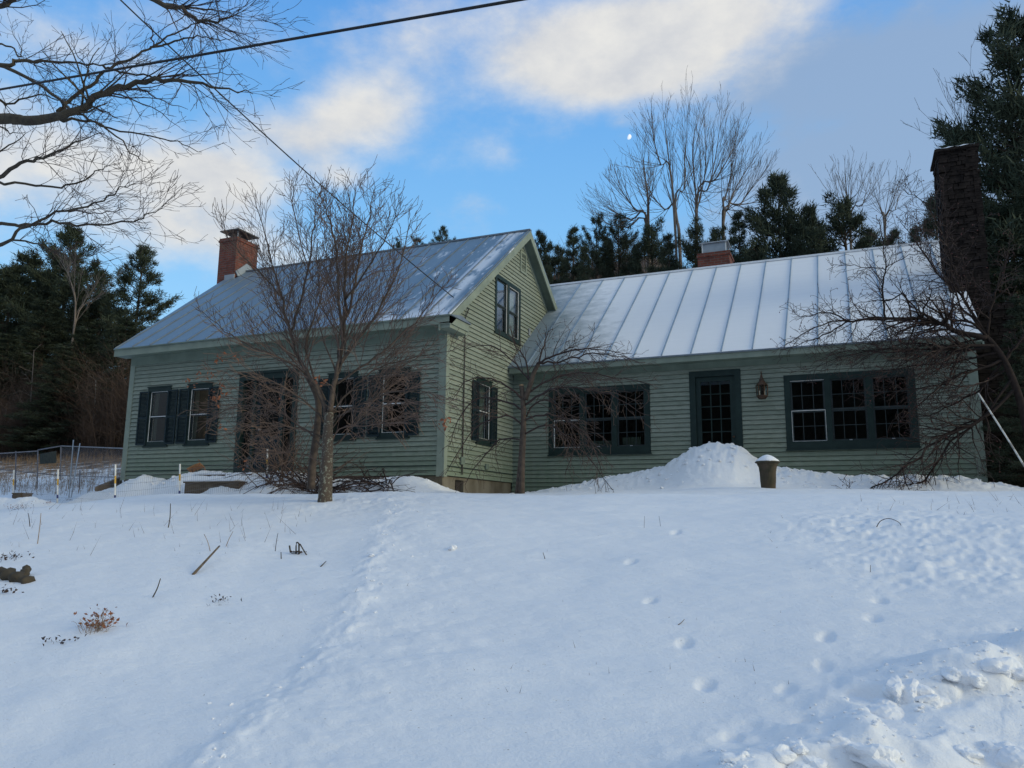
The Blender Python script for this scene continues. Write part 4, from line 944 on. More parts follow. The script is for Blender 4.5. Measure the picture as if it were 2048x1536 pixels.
def pine_mesh(seed, h=10., w=3., style='pine', dens=1.0):
    """conifer: tapered trunk, whorls of boughs carrying side shoots, and bursts of needles at the shoots"""
    rng = np.random.RandomState(seed); T = MB(); n = 12; z = np.linspace(0, h, n); P = np.stack([.05*np.sin(z*.5+seed), .05*np.cos(z*.6), z], 1)
    T.tube(P, np.linspace(h*.016, h*.0016, n), 7); tp = []; td = []
    z0, lv, el0, dr, drop = {'pine': (.20, 20, .20, .20, .16), 'spruce': (.04, 27, -.08, .06, .03), 'tuft': (.50, 12, .36, .2, .12), 'big': (.10, 27, .16, .20, .12)}[style]
    for i in range(lv):
        f = (i+.35*rng.rand())/lv; zz = h*(z0+(1-z0)*f); k = rng.randint(4, 7) if style != 'spruce' else rng.randint(6, 9)
        if style == 'spruce': prof = (1-f)**.85*.95+.05
        elif style == 'tuft': prof = math.sin(math.pi*min(f*.8+.22, 1))*.85+.15
        else: prof = (min(1, .6+1.5*f) if f < .28 else 1.0-.93*((f-.28)/.72)**1.75)*(1, .8, .92)[i % 3]
        a0 = rng.uniform(0, 6.28)
        for j in range(k):
            if rng.rand() < drop: continue
            a = a0+2*math.pi*j/k+rng.uniform(-.35, .35); L_ = w*.5*prof*rng.uniform(.5, 1.15)
            el = el0+rng.uniform(-dr, dr)+(.55*f*f if style != 'spruce' else .25*f)
            d = np.array([math.cos(a)*math.cos(el), math.sin(a)*math.cos(el), math.sin(el)]); side = unit(np.cross(d, [0, 0, 1.]))
            cv = .22 if style != 'spruce' else .10
            zz = h*(z0+(1-z0)*f)+rng.uniform(-.6, .6)*h*(1-z0)/lv
            pt_ = lambda t, zz=zz: np.array([0, 0, zz])+t*L_*d+np.array([0, 0, t*t*L_*cv])
            t = np.linspace(0, 1, 5); T.tube([pt_(q) for q in t], np.linspace(h*.0032*(1.2-f*.7), h*.0006, 5), 3, cap=False)
            ns = max(4, int(L_*5.6*dens))
            for m_ in range(ns):
                q = rng.uniform(.22 if style == 'spruce' else .36, 1.0); sgn = 1 if m_ % 2 else -1; b_ = pt_(q)
                sd = unit(d*.8+side*sgn*rng.uniform(.3, 1.)+np.array([0, 0, rng.uniform(-.05, .25)])); sl_ = L_*.34*(1.25-q)*rng.uniform(.6, 1.3)+.10
                T.tube([b_, b_+sd*sl_], [h*.0007, h*.0004], 3, cap=False)
                for g in np.linspace(.3, 1, 4): tp.append(b_+sd*sl_*g); td.append(sd)
            tp.append(pt_(1.0)); td.append(d)
    tp = np.array(tp); td = np.array(td); per = 9
    C2 = np.repeat(tp, per, 0); D2 = np.repeat(td, per, 0); m_ = len(C2); sc = w*.040 if style != 'spruce' else w*.034
    C2 = C2+rng.normal(size=C2.shape)*sc*.42
    D2 = D2*.75+rng.normal(size=C2.shape)*.62+np.array([0, 0, .38 if style != 'spruce' else .05]); D2 /= np.linalg.norm(D2, axis=1)[:, None]
    s = rng.uniform(.7, 1.4, m_)*sc; sd = np.cross(D2, rng.normal(size=C2.shape)); sd /= np.linalg.norm(sd, axis=1)[:, None]
    wd = (s*.085)[:, None]; V = np.stack([C2-sd*wd, C2+D2*s[:, None], C2+sd*wd], 1)
    return T.mesh('trunk', 'ptrunk', True), raw_mesh('crown', V, 3, 'needle'), h, w
PINES = {}
def pine(kind, u, vtop, Y, wpx, label, group='evergreens on the hill behind the house', rot=0, mat=None, seed=0, name='pine_tree'):
    top = aty(u, vtop, Y); x, y = float(top[0]), float(top[1]); z = gz(x, y); h = top[2]-z
    key = (kind, seed)
    if key not in PINES:
        st, hh, ww, dn = {'pine': ('pine', 12, 5.2, 1.1), 'spruce': ('spruce', 12, 4.6, 1.2), 'tuft': ('tuft', 14, 4.6, 1.4), 'big': ('big', 14, 7.0, 1.0)}[kind]
        PINES[key] = pine_mesh(40+seed*7+len(kind), hh, ww, st, dn)
    tm, cm, hh, ww = PINES[key]
    dist = (np.array([x, y, z+h*.6])-CAM)@CF; wm = wpx*{'pine': 1.75, 'spruce': 1.6, 'tuft': 1.7, 'big': 1.45}[kind]*dist/FPX
    o = thing(name, label, 'tree', (x, y, z-.1), group); o.scale = (wm/ww, wm/ww, (h+.1)/hh); o.rotation_euler = (0, 0, rot)
    for nm, me in (('trunk', tm), ('crown', cm)):
        c = bpy.data.objects.new(nm, me); COL.objects.link(c); c.parent = o
    return o
# skyline behind the wing
PL = [('spruce', 1145, 455, 30, 92, 'dense dark spruce rising just right of the tall gable'),
      ('tuft', 1192, 438, 34, 62, 'round topped pine with a bare trunk, first right of the dense spruce'),
      ('tuft', 1237, 441, 35, 70, 'flat topped pine second right of the dense spruce'),
      ('spruce', 1215, 470, 36, 70, 'dark evergreen filling the gap between the two round topped pines'),
      ('spruce', 1335, 470, 30, 90, 'dark evergreen at the foot of the tall forked bare tree'),
      ('pine', 1432, 455, 34, 90, 'pine just right of the twin bare trunks behind the short chimney'),
      ('spruce', 1168, 492, 29, 70, 'low evergreen at the right foot of the dense dark spruce'),
      ('spruce', 1095, 505, 28, 60, 'low dark evergreen in the notch beside the tall gable'),
      ('pine', 1785, 470, 32, 90, 'low pine before the thin bare tree left of the fieldstone chimney'),
      ('pine', 1302, 448, 33, 105, 'dark pine behind the slender leftmost bare tree'),
      ('pine', 1082, 470, 34, 80, 'pine peeking past the back rake of the tall gable'),
      ('pine', 1118, 492, 38, 60, 'small pine between the gable and the dense spruce'),
      ('spruce', 1272, 490, 37, 50, 'short narrow evergreen between two pines left of the bare trees'),
      ('pine', 1392, 448, 31, 95, 'pine standing behind the twin bare trunks by the short chimney'),
      ('spruce', 1474, 425, 28, 105, 'dark bushy evergreen directly right of the short brick chimney'),
      ('big', 1556, 366, 29, 185, 'largest pine above the middle of the wing roof'),
      ('big', 1618, 432, 28, 130, 'dense lower pine on the right shoulder of the largest one'),
      ('pine', 1684, 398, 30, 150, 'open pine with spreading tiers right of the two dense pines'),
      ('pine', 1735, 470, 31, 100, 'low pine below the faint rounded bare tree'),
      ('pine', 1868, 395, 22, 120, 'pine half hidden behind the fieldstone chimney'),
      ('pine', 1830, 470, 26, 70, 'little pine just left of the fieldstone chimney'),
      ('big', 2025, 55, 12, 290, 'towering white pine at the right edge of the photo'),
      ('big', 2100, 150, 13, 300, 'second towering pine cut by the right edge'),
      ('spruce', 2010, 420, 10, 260, 'dark hemlock low beside the fieldstone chimney'),
      ('spruce', 2085, 480, 7.5, 240, 'dark hemlock cut by the right edge below the towering pine'),
      ('spruce', 2038, 590, 3.6, 120, 'dark dense evergreen bush standing before the foot of the fieldstone chimney'),
      ('tuft', 885, 462, 40, 52, 'rightmost of the pine tops showing over the tall roof ridge'),
      ('tuft', 836, 480, 40, 46, 'middle one of the pine tops over the tall roof ridge'),
      ('tuft', 796, 488, 41, 40, 'leftmost of the pine tops over the tall roof ridge')]
for i, (k_, u, v, Y, w_, lb) in enumerate(PL): pine(k_, u, v, Y, w_, lb, rot=i*1.3, seed=i % 2)
LF = [('pine', 287, 498, 24, 105, 'tiered pine standing clear of the dark woods left of the house'),
      ('big', 145, 465, 25, 150, 'wide crowned pine behind the maple twigs at left'),
      ('big', 25, 545, 23, 190, 'dark pine at the left edge of the woods'),
      ('pine', 205, 585, 26, 110, 'pine between the wide crowned one and the tiered one'),
      ('spruce', 95, 600, 21, 160, 'dark spruce below the wide crowned pine'),
      ('spruce', 255, 640, 19, 130, 'low dark spruce nearest the left end of the house'),
      ('big', -60, 500, 22, 220, 'pine partly cut off by the left edge'),
      ('spruce', 175, 655, 18, 140, 'short spruce in the middle of the left woods'),
      ('spruce', 20, 670, 18, 150, 'short spruce at the left edge of the woods'),
      ('pine', 345, 640, 27, 130, 'dark pine showing over the low end of the tall roof'),
      ('spruce', 325, 640, 30, 90, 'spruce directly behind the tiered pine'),
      ('big', 60, 520, 33, 200, 'tall pine deep in the left woods'),
      ('pine', 200, 545, 36, 110, 'far pine deep behind the tiered one'),
      ('spruce', 130, 690, 16.5, 120, 'small front spruce of the left woods'),
      ('spruce', -50, 680, 17, 160, 'front spruce cut by the left edge')]
for i, (k_, u, v, Y, w_, lb) in enumerate(LF): pine(k_, u, v, Y, w_, lb, 'evergreens of the woods left of the house', i*2.1, seed=i % 2)
# pale birch stems and small trunks in the left woods
for i, (u, v0, v1, Y, lean, mat, lb) in enumerate(((188, 860, 760, 17, 4, 'birch', 'pale straight birch stem in the left woods'), (118, 860, 790, 17, 10, 'gtwig', 'short pale stem left of the straight birch'),
        (8, 865, 808, 17, 6, 'birch', 'thin pale stem at the far left edge'), (205, 800, 690, 20, -12, 'gtwig', 'grey slanting stem right of the birch'), (60, 860, 700, 16, 8, 'gtwig', 'grey bare stem between spruces at far left'))):
    b = aty(u, v0, Y); b[2] = gz(b[0], b[1])-.1; t_ = thing('sapling', lb, 'tree', b, 'thin stems in the left woods'); Wd = Wood(.02); rng = np.random.RandomState(60+i)
    P = smooth_path([b, aty(u+lean*.4, (v0+v1)/2, Y), aty(u+lean, v1, Y)]); rr = np.linspace(.045, .012, len(P)); Wd.put(P, rr)
    sprout(rng, Wd, P, rr, 3.0, 1, dict(wig=.1, up=[.02], n=[2.5, 2], lv=3, ang=(.5, 1.1), lr=(.3, .5), lmin=.5, lmax=2, rmin=.008, rr=.5, seg=.4), .3)
    Wd.a.obj('trunk', mat, t_, smooth=True); Wd.b.obj('branches', 'gtwig', t_) if Wd.b.v else None

# hillside brush: a mass of saplings and brambles nobody could count
def brush(name, label, n, xr, yr, hr, wid, seed, mat='brush', avoid=None, twigs=6):
    rng = np.random.RandomState(seed); x = rng.uniform(*xr, n); y = rng.uniform(*yr, n)
    if avoid is not None: k = avoid(x, y); x, y = x[k], y[k]; n = len(x)
    z = full_z(x, y)-.1; h = rng.uniform(*hr, n)*(.6+.8*(fbm(x*.2, y*.2, 2)+.5)); out = []
    lean = rng.normal(size=(n, 2))*.14
    def blade(p, q_, w_):
        d = q_-p; s = np.cross(d, rng.normal(size=p.shape)); s /= np.linalg.norm(s, axis=1)[:, None]+1e-9; s *= w_[:, None]
        out.append(np.stack([p-s, p+s, q_], 1).reshape(-1, 3))
    p = np.stack([x, y, z], 1); t = p+np.stack([lean[:, 0]*h, lean[:, 1]*h, h], 1); blade(p, t, np.full(n, wid))
    for i in range(twigs):
        f = rng.uniform(.15, .9, n)[:, None]; a = p*(1-f)+t*f; L_ = h*rng.uniform(.18, .45, n); th = rng.uniform(0, 6.28, n); e = rng.uniform(.1, 1.1, n)
        blade(a, a+np.stack([np.cos(th)*np.cos(e), np.sin(th)*np.cos(e), np.sin(e)], 1)*L_[:, None], np.full(n, wid*.6))
    me = raw_mesh(name, np.vstack(out), 3, mat); o = link_mesh(name, me); tag(o, label, kind='stuff'); return o
brush('hillside_brush', 'brown leafless brush covering the hill behind the house', 17000, (-62, 40), (31, 92), (2.0, 4.2), .026, 3)
brush('woodland_brush', 'reddish brown undergrowth along the foot of the left woods', 9000, (-46, -9), (15.5, 33), (.9, 2.8), .012, 4, avoid=lambda x, y: y > 16.5+1.0*np.sin(x))
brush('woodland_thicket', 'tangle of tall bare brown saplings in front of the left woods', 5200, (-44, -11), (15, 20.5), (1.8, 6.0), .015, 14, twigs=14, avoid=lambda x, y: y > 15.6+.8*np.sin(x*.7))
brush('field_stubble', 'dry weeds and stubble poking through the snow left of the house', 9000, (-36, -10.2), (3, 19), (.15, .6), .008, 5, 'straw', twigs=3)
brush('side_brush', 'dark tangled undergrowth right of the fieldstone chimney', 1500, (12.3, 24), (3.5, 14), (1., 3.0), .012, 6, 'dtwig')
# ------------------------------------------------------------------ things in the yard
# snow topped urn
ub = gat(1537, 976); ux, uy, uz = ub
u_ = thing('garden_urn', 'weathered tapered urn heaped with snow in front of the snow pile', 'planter', ub)
m = MB(); rgu = random.Random(2); m.lathe([(.10, -.1), (.115, .0), (.125, .10), (.13, .25), (.145, .34), (.155, .37), (.165, .375), (.165, .40), (.20, .415), (.205, .43), (.19, .44), (.16, .43)], (ux, uy, uz), 24, .02, rgu); m.obj('bowl', 'urn', u_, smooth=False)
m = MB(); m.lathe([(.19, .43), (.175, .46), (.13, .50), (.07, .535), (.02, .55), (.0, .552)], (ux, uy, uz), 20, .04, rgu); m.obj('snow_cap', 'snow', u_, smooth=True)

# front steps and rack
sx0, sy = float(aty(388, 950, -1.0)[0]), -1.05
st = thing('front_steps', 'old board steps half buried in snow below the dark front entry', 'steps', (sx0+1.0, sy, -.4))
def pz(u, v, Y): return float(aty(u, v, Y)[2])
def pxx(u, v, Y): return float(aty(u, v, Y)[0])
m = MB(); Y = -1.0; z1 = pz(440, 949, Y); m.box((pxx(390, 950, Y), Y, z1-.45), (pxx(500, 950, Y), Y+.95, z1)); m.obj('platform', 'wood', st)
m = MB(); m.box((pxx(388, 950, Y), Y-.01, z1+.001), (pxx(502, 950, Y), Y+.95, z1+.035)); m.obj('snow_cover', 'snow', st)
m = MB(); Y = -1.45; z2 = pz(400, 963, Y); m.box((pxx(370, 965, Y), Y, z2-.4), (pxx(478, 965, Y), Y+.42, z2-.03)); m.box((pxx(368, 965, Y), Y-.03, z2-.03), (pxx(480, 965, Y), Y+.44, z2)); m.obj('tread', 'wood', st)
m = MB(); m.box((pxx(366, 965, Y), Y-.02, z2+.001), (pxx(470, 965, Y), Y+.4, z2+.03)); m.obj('snow_cover', 'snow', st)
rk = aty(397, 945, -.45); r_ = thing('slatted_rack', 'small orange brown slatted wooden rack standing on the snow by the siding', 'rack', rk)
m = MB()
for i in range(6):
    a = aty(374+i*1.6, 938+i*1.5, -.5+.05*i); b = aty(400+i*1.8, 926+i*1.6, -.45+.05*i); m.tube([a, (a+b)/2+[0, 0, .01], b], .016, 5)
m.obj('slats', 'orange', r_)
m = MB()
for u in (384, 392, 400, 406): m.tube([aty(u, 938, -.4), aty(u+1, 948, -.38)], .012, 4)
m.obj('legs', 'black', r_)

# wire mesh garden fence with striped step-in posts
posts = [(28, 985, 940, 1.0), (116, 1003, 939, 0), (231, 1009, 929, 0), (360, 995, 928, 0), (535, 962, 898, .0)]
FY = {28: 0.0, 116: -1.4, 231: -2.3, 360: -1.9, 535: -1.35}
fb = [aty(u, v, FY[u]) for u, v, _, _ in posts]; ft = [aty(u, v, FY[u]) for (u, _, v, _) in posts]
fe = thing('wire_fence', 'low wire mesh garden fence on striped posts left of the steps', 'fence', (fb[2][0], fb[2][1], gz(fb[2][0], fb[2][1])))
for i, (b, t) in enumerate(zip(fb, ft)):
    b = np.array([b[0], b[1], gz(b[0], b[1])-.1]); h = t-b
    m = MB(); m.tube([b, t], .018, 8); p = m.obj('post', 'white', fe)
    for f0, f1, mt in ((.60, .76, 'yellow'), (.27, .36, 'blue'), (.10, .16, 'red')):
        if mt == 'red' and i not in (2, 3): continue
        m = MB(); m.tube([b+h*f0, b+h*f1], .0195, 8); m.obj('stripe', mt, p)
def wpanel(a, b, top, n, rows, rw, sag=.03):
    m = MB(); a = np.array(a); b = np.array(b); za, zb_ = gz(a[0], a[1])-.05, gz(b[0], b[1])-.05; hh = top
    for i in range(n+1):
        t = i/n; x = a[:2]*(1-t)+b[:2]*t; z = za*(1-t)+zb_*t; zt = z+hh-sag*math.sin(math.pi*t)
        m.tube([(x[0], x[1], z), (x[0], x[1], zt)], rw, 3, cap=False)
    for zf in rows:
        m.tube([(a[0]*(1-t)+b[0]*t, a[1]*(1-t)+b[1]*t+.002, za*(1-t)+zb_*t+(hh-sag*math.sin(math.pi*t))*zf) for t in np.linspace(0, 1, 7)], rw*1.25, 3, cap=False)
    return m
for i, (a, b) in enumerate(zip(fb[:-1], fb[1:])):
    L_ = np.linalg.norm(a[:2]-b[:2]); wpanel(a, b, .72 if i else .6, int(L_/.045), (.06, .32, .55, .78, 1.), .0016).obj('mesh_panel', 'fwire', fe)
# marker tag at foot of the middle post
# chain link pen
pen = thing('chain_link_pen', 'grey chain link dog pen with tarp panels beside the left end of the house', 'pen', (aty(100, 960, 4)[0], 4, -.5))
def pt(u, v, Y): return aty(u, v, Y)
m = MB()
R1 = [pt(-60, 912, 3.6), pt(0, 907, 4.0), pt(76, 902, 4.4)]; R2 = [pt(76, 900, 4.4), pt(122, 892, 6.5)]; R3 = [pt(122, 892, 6.5), pt(250, 897, 3.2)]
for Rr in (R1, R2, R3): m.tube(Rr, .022, 6)
m.tube([pt(-60, 937, 3.6), pt(0, 939, 4.0), pt(122, 951, 5.5), pt(250, 955, 3.2)], .018, 6)
for (u, v0, v1, Y) in ((32, 902, 992, 4.2), (76, 900, 985, 4.4), (122, 892, 975, 6.5), (160, 940, 985, 4.6)): m.tube([pt(u, v0, Y), pt(u-2, v1, Y)], .024, 6)
m.obj('frame', 'fwire', pen)
def chain(name, A, B, C_, D_, n):   # quad A(top-left) B(top-right) C(bottom-right) D
    m = MB(); A, B, C_, D_ = map(np.array, (A, B, C_, D_)); rows = max(4, int(n*.35))
    f = lambda s, t: (A*(1-s)+B*s)*(1-t)+(D_*(1-s)+C_*s)*t
    for k in range(-rows, n+rows):
        for sg in (1, -1):
            s0, s1 = k/n, (k+rows)/n
            if sg < 0: s0, s1 = s1, s0
            t0, t1 = 0., 1.
            def cl(s0, s1, t0, t1):
                if s0 > s1: r = cl(s1, s0, t1, t0); return (r[1], r[0], r[3], r[2]) if r else None
                if s1 <= 0 or s0 >= 1: return None
                d = s1-s0
                if s0 < 0: t0 = t0+(t1-t0)*(-s0)/d; s0_, d0 = 0., d
                else: s0_ = s0
                if s1 > 1: t1 = t1-(t1-t0)*(s1-1)/(s1-s0_); s1 = 1.
                return s0_, s1, t0, t1
            r = cl(s0, s1, t0, t1)
            if r: m.tube([f(r[0], r[2]), f(r[1], r[3])], .0017, 3, cap=False)
    return m.obj(name, 'fwire', pen)
chain('chain_mesh', R3[0], R3[1], pt(250, 958, 3.2), pt(122, 952, 6.5), 60); chain('chain_mesh', R1[0], R1[2], pt(76, 975, 4.4), pt(-60, 975, 3.6), 44)
m = MB(); m.prism([pt(79, 908, 4.6), pt(112, 902, 6.0), pt(112, 926, 6.0), pt(79, 928, 4.6)], (0, .02, 0)); m.obj('tarp', 'tarp', pen, label='dull olive tarp panel')
for i, (a, b) in enumerate((((147, 880), (139, 984)), ((160, 887), (143, 984)))):
    A = aty(*a, 2.2+.4*i); B = aty(*b, 2.0); m = MB(); B[2] = gz(B[0], B[1])-.1; m.tube([A, B], .017, 6)
    o = m.obj('leaning_pole', 'galv', None); tag(o, ('pale straight pole leaning beside the chain link pen', 'second pale pole crossing behind the straight one at the pen')[i], 'pole', 'pale poles by the pen')
# dark board under the pen's corner, wooden box at far left
b = aty(43, 992, -.2); m = MB(); z0 = gz(b[0], b[1])-.1; m.box((b[0]-.15, b[1]-.15, z0), (b[0]+.17, b[1]+.18, z0+.42)); m.box((b[0]-.17, b[1]-.17, z0+.42), (b[0]+.19, b[1]+.2, z0+.45))
tag(m.obj('wooden_box', 'wood', None), 'small mossy wooden box behind the left end of the wire fence', 'box')
a, b = aty(190, 978, -.6), aty(240, 955, .6); m = MB(); m.prism([a+[0, 0, -.15], b+[0, 0, -.3], b+[0, 0, .02], a+[0, 0, .06]], (.03, .06, 0)); tag(m.obj('dark_board', 'wood', None), 'dark board leaning on the snow at the left house corner', 'board')

# stone, log and plants on the lawn
lg = MB()
P = smooth_path([gat(-60, 1160)+[0, 0, .03], gat(-10, 1155)+[0, 0, .035], gat(22, 1160)+[0, 0, .03], gat(60, 1166)+[0, 0, .0]], 6)
V_ = []
lg.tube(P, [.05+.014*math.sin(i*1.9)+.008*math.sin(i*4.1) for i in range(len(P))], 11)
P = smooth_path([gat(34, 1164)+[0, 0, .0], gat(46, 1158)+[0, 0, .035], gat(53, 1150)+[0, 0, .06]], 5); lg.tube(P, [.035+.01*math.sin(i*2.3) for i in range(len(P))], 8)
for v in lg.v: v += rs.normal(size=v.shape)*.006
tag(lg.obj('old_log', 'maple', None, smooth=True), 'dark rotten log poking out of the snow at the left edge', 'log')
def weed(name, label, cat, u, v, n, h, mat, seed, sp=.03, lean=.25, leaves=0, r=.0035, lmat='straw', up=.0, group=None):
    rng = np.random.RandomState(seed); b = gat(u, v); o = thing(name, label, cat, b, group); Wd = Wood(.5)
    q = dict(wig=.12, up=[up, 0], n=[1.5/h, 2], lv=1, ang=(.3, .8), lr=(.2, .45), lmin=.03, lmax=.3, rmin=r*.5, rr=.6, seg=.05)
    for i in range(n):
        d = np.array([rng.normal()*lean, rng.normal()*lean, 1.]); grow(rng, Wd, b+[rng.normal()*sp, rng.normal()*sp, -.04], d, h*rng.uniform(.5, 1.1), r, 0, q)
    Wd.b.obj('stems', mat, o)
    if leaves:
        m = MB()
        for i in range(leaves): leaf(m, rng, b+np.array([rng.normal()*sp*1.6, rng.normal()*sp, abs(rng.normal())*h*.35+.01]), rng.uniform(.009, .02))
        m.obj('dead_leaves', lmat, o)
    return o
weed('dry_tuft', 'reddish brown dry tuft with curled leaves, lone on the left lawn', 'plant', 195, 1258, 60, .17, 'straw', 1, .05, .6, 110, .0022, 'leaf')
weed('leaf_clump', 'little dark curled leaves below and left of the dry tuft', 'plant', 116, 1288, 8, .06, 'dtwig', 2, .05, 1.2, 26, .002, 'dtwig')
weed('leaf_clump', 'little dark curled leaves right of the dry tuft', 'plant', 440, 1205, 8, .06, 'dtwig', 3, .04, 1.2, 22, .002, 'dtwig')
weed('leaf_clump', 'dark leafy sprig at the left edge above the log', 'plant', 14, 1120, 10, .13, 'dtwig', 4, .09, 1.2, 50, .003, 'dtwig')
weed('leaf_clump', 'dark leaf clump at the left edge below the log', 'plant', 12, 1187, 6, .06, 'dtwig', 14, .05, 1.2, 40, .003, 'dtwig')
weed('weed_clump', 'reddish weed clump on the snow below the wire fence end', 'plant', 35, 1018, 14, .16, 'dtwig', 5, .12, 1.0, 46, .003, 'leaf')
weed('weed_clump', 'small dead leaf clump in the snow before the wire fence', 'plant', 95, 1008, 5, .1, 'dtwig', 6, .05, 1.0, 20, .003, 'leaf')
weed('weed_clump', 'green and brown leaf clump before the wire fence, next to the striped post', 'plant', 138, 1001, 5, .1, 'dtwig', 7, .05, 1.0, 20, .003, 'leaf')
b = gat(592, 1108); o = thing('cut_stems', 'cluster of thick cut stems with a bent one beside the worn path', 'plant', b); m = MB()
for pts, r in ((((579, 1091), (581, 1105)), .008), (((592, 1110), (593, 1085), (600, 1090)), .007), (((598, 1110), (598, 1088)), .008), (((600, 1088), (610, 1105), (621, 1121)), .006), (((583, 1108), (598, 1109)), .010)):
    Yb = b[1]; m.tube(smooth_path([aty(u, v, Yb) for u, v in pts], 3), r, 6)
m.obj('stems', 'maple', o, smooth=True); m = MB(); rg2 = np.random.RandomState(1)
for i in range(40): leaf(m, rg2, b+np.array([rg2.normal()*.05, rg2.normal()*.04, .02]), .014)
m.obj('dead_leaves', 'dtwig', o)
def stick(label, pts, r, mat='maple', lift=.02, Y=None, name='fallen_stick', group='sticks and bare stalks in the snow'):
    if Y is None: P = [gat(u, v)+[0, 0, lift*(i/(max(len(pts)-1, 1)))] for i, (u, v) in enumerate(pts)]
    else:
        b = gat(*pts[0]); P = [b-[0, 0, .03]]+[aty(u, v, b[1]) for u, v in pts[1:]]
    m = MB(); m.tube(smooth_path(P, 4), np.linspace(r, r*.6, (len(P)-1)*4+1), 5)
    tag(m.obj(name, mat, None, smooth=True), label, 'stick', group)
stick('short thick pale branch lying slanted on the snow, midway along the left lawn', [(386, 1150), (410, 1136), (437, 1118)], .014, 'wood', .12)
stick('thin dark curved stick standing left of the slanted branch', [(302, 1195), (314, 1178), (321, 1157)], .006, Y=1)
stick('tall dark stalk rising before the wire fence corner', [(336, 1055), (340, 1035), (341, 1007)], .007, Y=1)
stick('short upright stub left of the cut stems', [(563, 1118), (562, 1104)], .006, Y=1)
stick('small dark stick lying right of the cut stems', [(641, 1134), (652, 1127)], .006)
stick('arched thin stem bowed over the snow at right', [(1750, 1056), (1760, 1043), (1778, 1037), (1798, 1045), (1804, 1056)], .004, 'dtwig', Y=1)
stick('bent straw coloured stalk by the left edge of the snow', [(75, 1088), (80, 1050), (82, 1026)], .005, 'straw', Y=1)
stick('thin dark double stem at the far left before the fence', [(61, 1053), (58, 1035), (56, 1026)], .006, 'dtwig', Y=1)
stick('long thin bent straw left of the slanted branch', [(422, 1103), (416, 1085), (408, 1068)], .004, 'straw', Y=1)
stick('pair of straws above the slanted branch, the taller one', [(450, 1093), (458, 1078), (466, 1063)], .004, 'straw', Y=1)
stick('single dark stalk between the straws and the cut stems', [(550, 1102), (553, 1082), (556, 1066)], .004, 'dtwig', Y=1)
stick('tiny leaning stalk with a bud in the middle of the lawn', [(1092, 1118), (1086, 1105)], .004, 'dtwig', Y=1)
stick('thin stalk on the lawn crest below the wing door', [(1288, 1056), (1289, 1032)], .002, 'dtwig', Y=1)
stick('thin stalk right beside the one below the wing door', [(1322, 1053), (1318, 1032)], .002, 'dtwig', Y=1)
stick('little stalk with a dark head on the right lawn', [(1740, 1145), (1741, 1130)], .0025, 'dtwig', Y=1)
stick('small curved twig lying beside a footprint in the right lawn', [(1356, 1250), (1363, 1249), (1369, 1246)], .003, 'wood')
# faint stubble across the lawn
rng = np.random.RandomState(77); out = []
for i in range(190):
    if i < 120: u, v = rng.uniform(0, 620), 1018+rng.uniform(0, 1)**1.6*95
    elif i < 160: u, v = rng.uniform(1700, 2048), rng.uniform(1000, 1030)
    else: u, v = rng.uniform(700, 1700), rng.uniform(1030, 1400)
    b = gat(u, v); k_ = 1 if i < 160 else .3
    h = rng.uniform(.02, 1)**2.2*(.26 if i < 120 else .12)*k_+.015; t = b+np.array([rng.normal()*.6*h, rng.normal()*.4*h, h]); s = unit(CR)*.0028
    s = unit(np.cross(t-b, rng.normal(size=3)))*.0022; s2 = unit(np.cross(t-b, s))*.0022
    for w_ in (s, s2): out.append(np.stack([b-w_-[0, 0, .02], b+w_-[0, 0, .02], t]))
    if rng.rand() < .4:
        m_ = b*.5+t*.5; e = m_+rng.normal(size=3)*.3*h; out.append(np.stack([m_-s*.7, m_+s*.7, e]))
o = link_mesh('grass_stubble', raw_mesh('grass_stubble', np.vstack(out), 3, 'twig')); tag(o, 'sparse thin dry stalks poking through the lawn snow', kind='stuff')
# snow crumbs along the path, banks and verge
rng = np.random.RandomState(5); V = []; FS = []; m = MB()
ico = np.array([(0, 0, 1), (.894, 0, .447), (.276, .851, .447), (-.724, .526, .447), (-.724, -.526, .447), (.276, -.851, .447), (.724, .526, -.447), (-.276, .851, -.447), (-.894, 0, -.447), (-.276, -.851, -.447), (.724, -.526, -.447), (0, 0, -1)])
icf = [(0, 1, 2), (0, 2, 3), (0, 3, 4), (0, 4, 5), (0, 5, 1), (1, 6, 2), (2, 7, 3), (3, 8, 4), (4, 9, 5), (5, 10, 1), (2, 6, 7), (3, 7, 8), (4, 8, 9), (5, 9, 10), (1, 10, 6), (6, 11, 7), (7, 11, 8), (8, 11, 9), (9, 11, 10), (10, 11, 6)]
def _sub(v, f, n=1):
    v = [np.array(a) for a in v]
    for _ in range(n):
        c = {}; g = []
        def mid(a, b):
            k = (min(a, b), max(a, b))
            if k not in c: v.append((v[a]+v[b])/2); c[k] = len(v)-1
            return c[k]
        for a, b, d in f:
            x, y, z = mid(a, b), mid(b, d), mid(d, a); g += [(a, x, z), (x, b, y), (z, y, d), (x, y, z)]
        f = g
    v = np.array(v); return v/np.linalg.norm(v, axis=1)[:, None], f
ico2, icf2 = _sub(ico, icf, 3)
def clod(p, s):
    ph = rng.uniform(0, 99); q = ico2*s
    w = 1+.6*(vnoise(q[:, 0]/s*.9+ph, q[:, 1]/s*.9+q[:, 2]/s*.7)*1.1+vnoise(q[:, 0]/s*2.6+ph, q[:, 2]/s*2.3+q[:, 1]/s+5)*1.0)+rng.uniform(-.035, .035, len(q))
    a = rng.uniform(0, 6.28); st = rng.uniform(.8, 1.3); q = q*w[:, None]*np.array([st, 1/st, rng.uniform(.45, .75)])
    q = np.stack([q[:, 0]*math.cos(a)-q[:, 1]*math.sin(a), q[:, 0]*math.sin(a)+q[:, 1]*math.cos(a), q[:, 2]], 1); m.add(p+q, icf2)
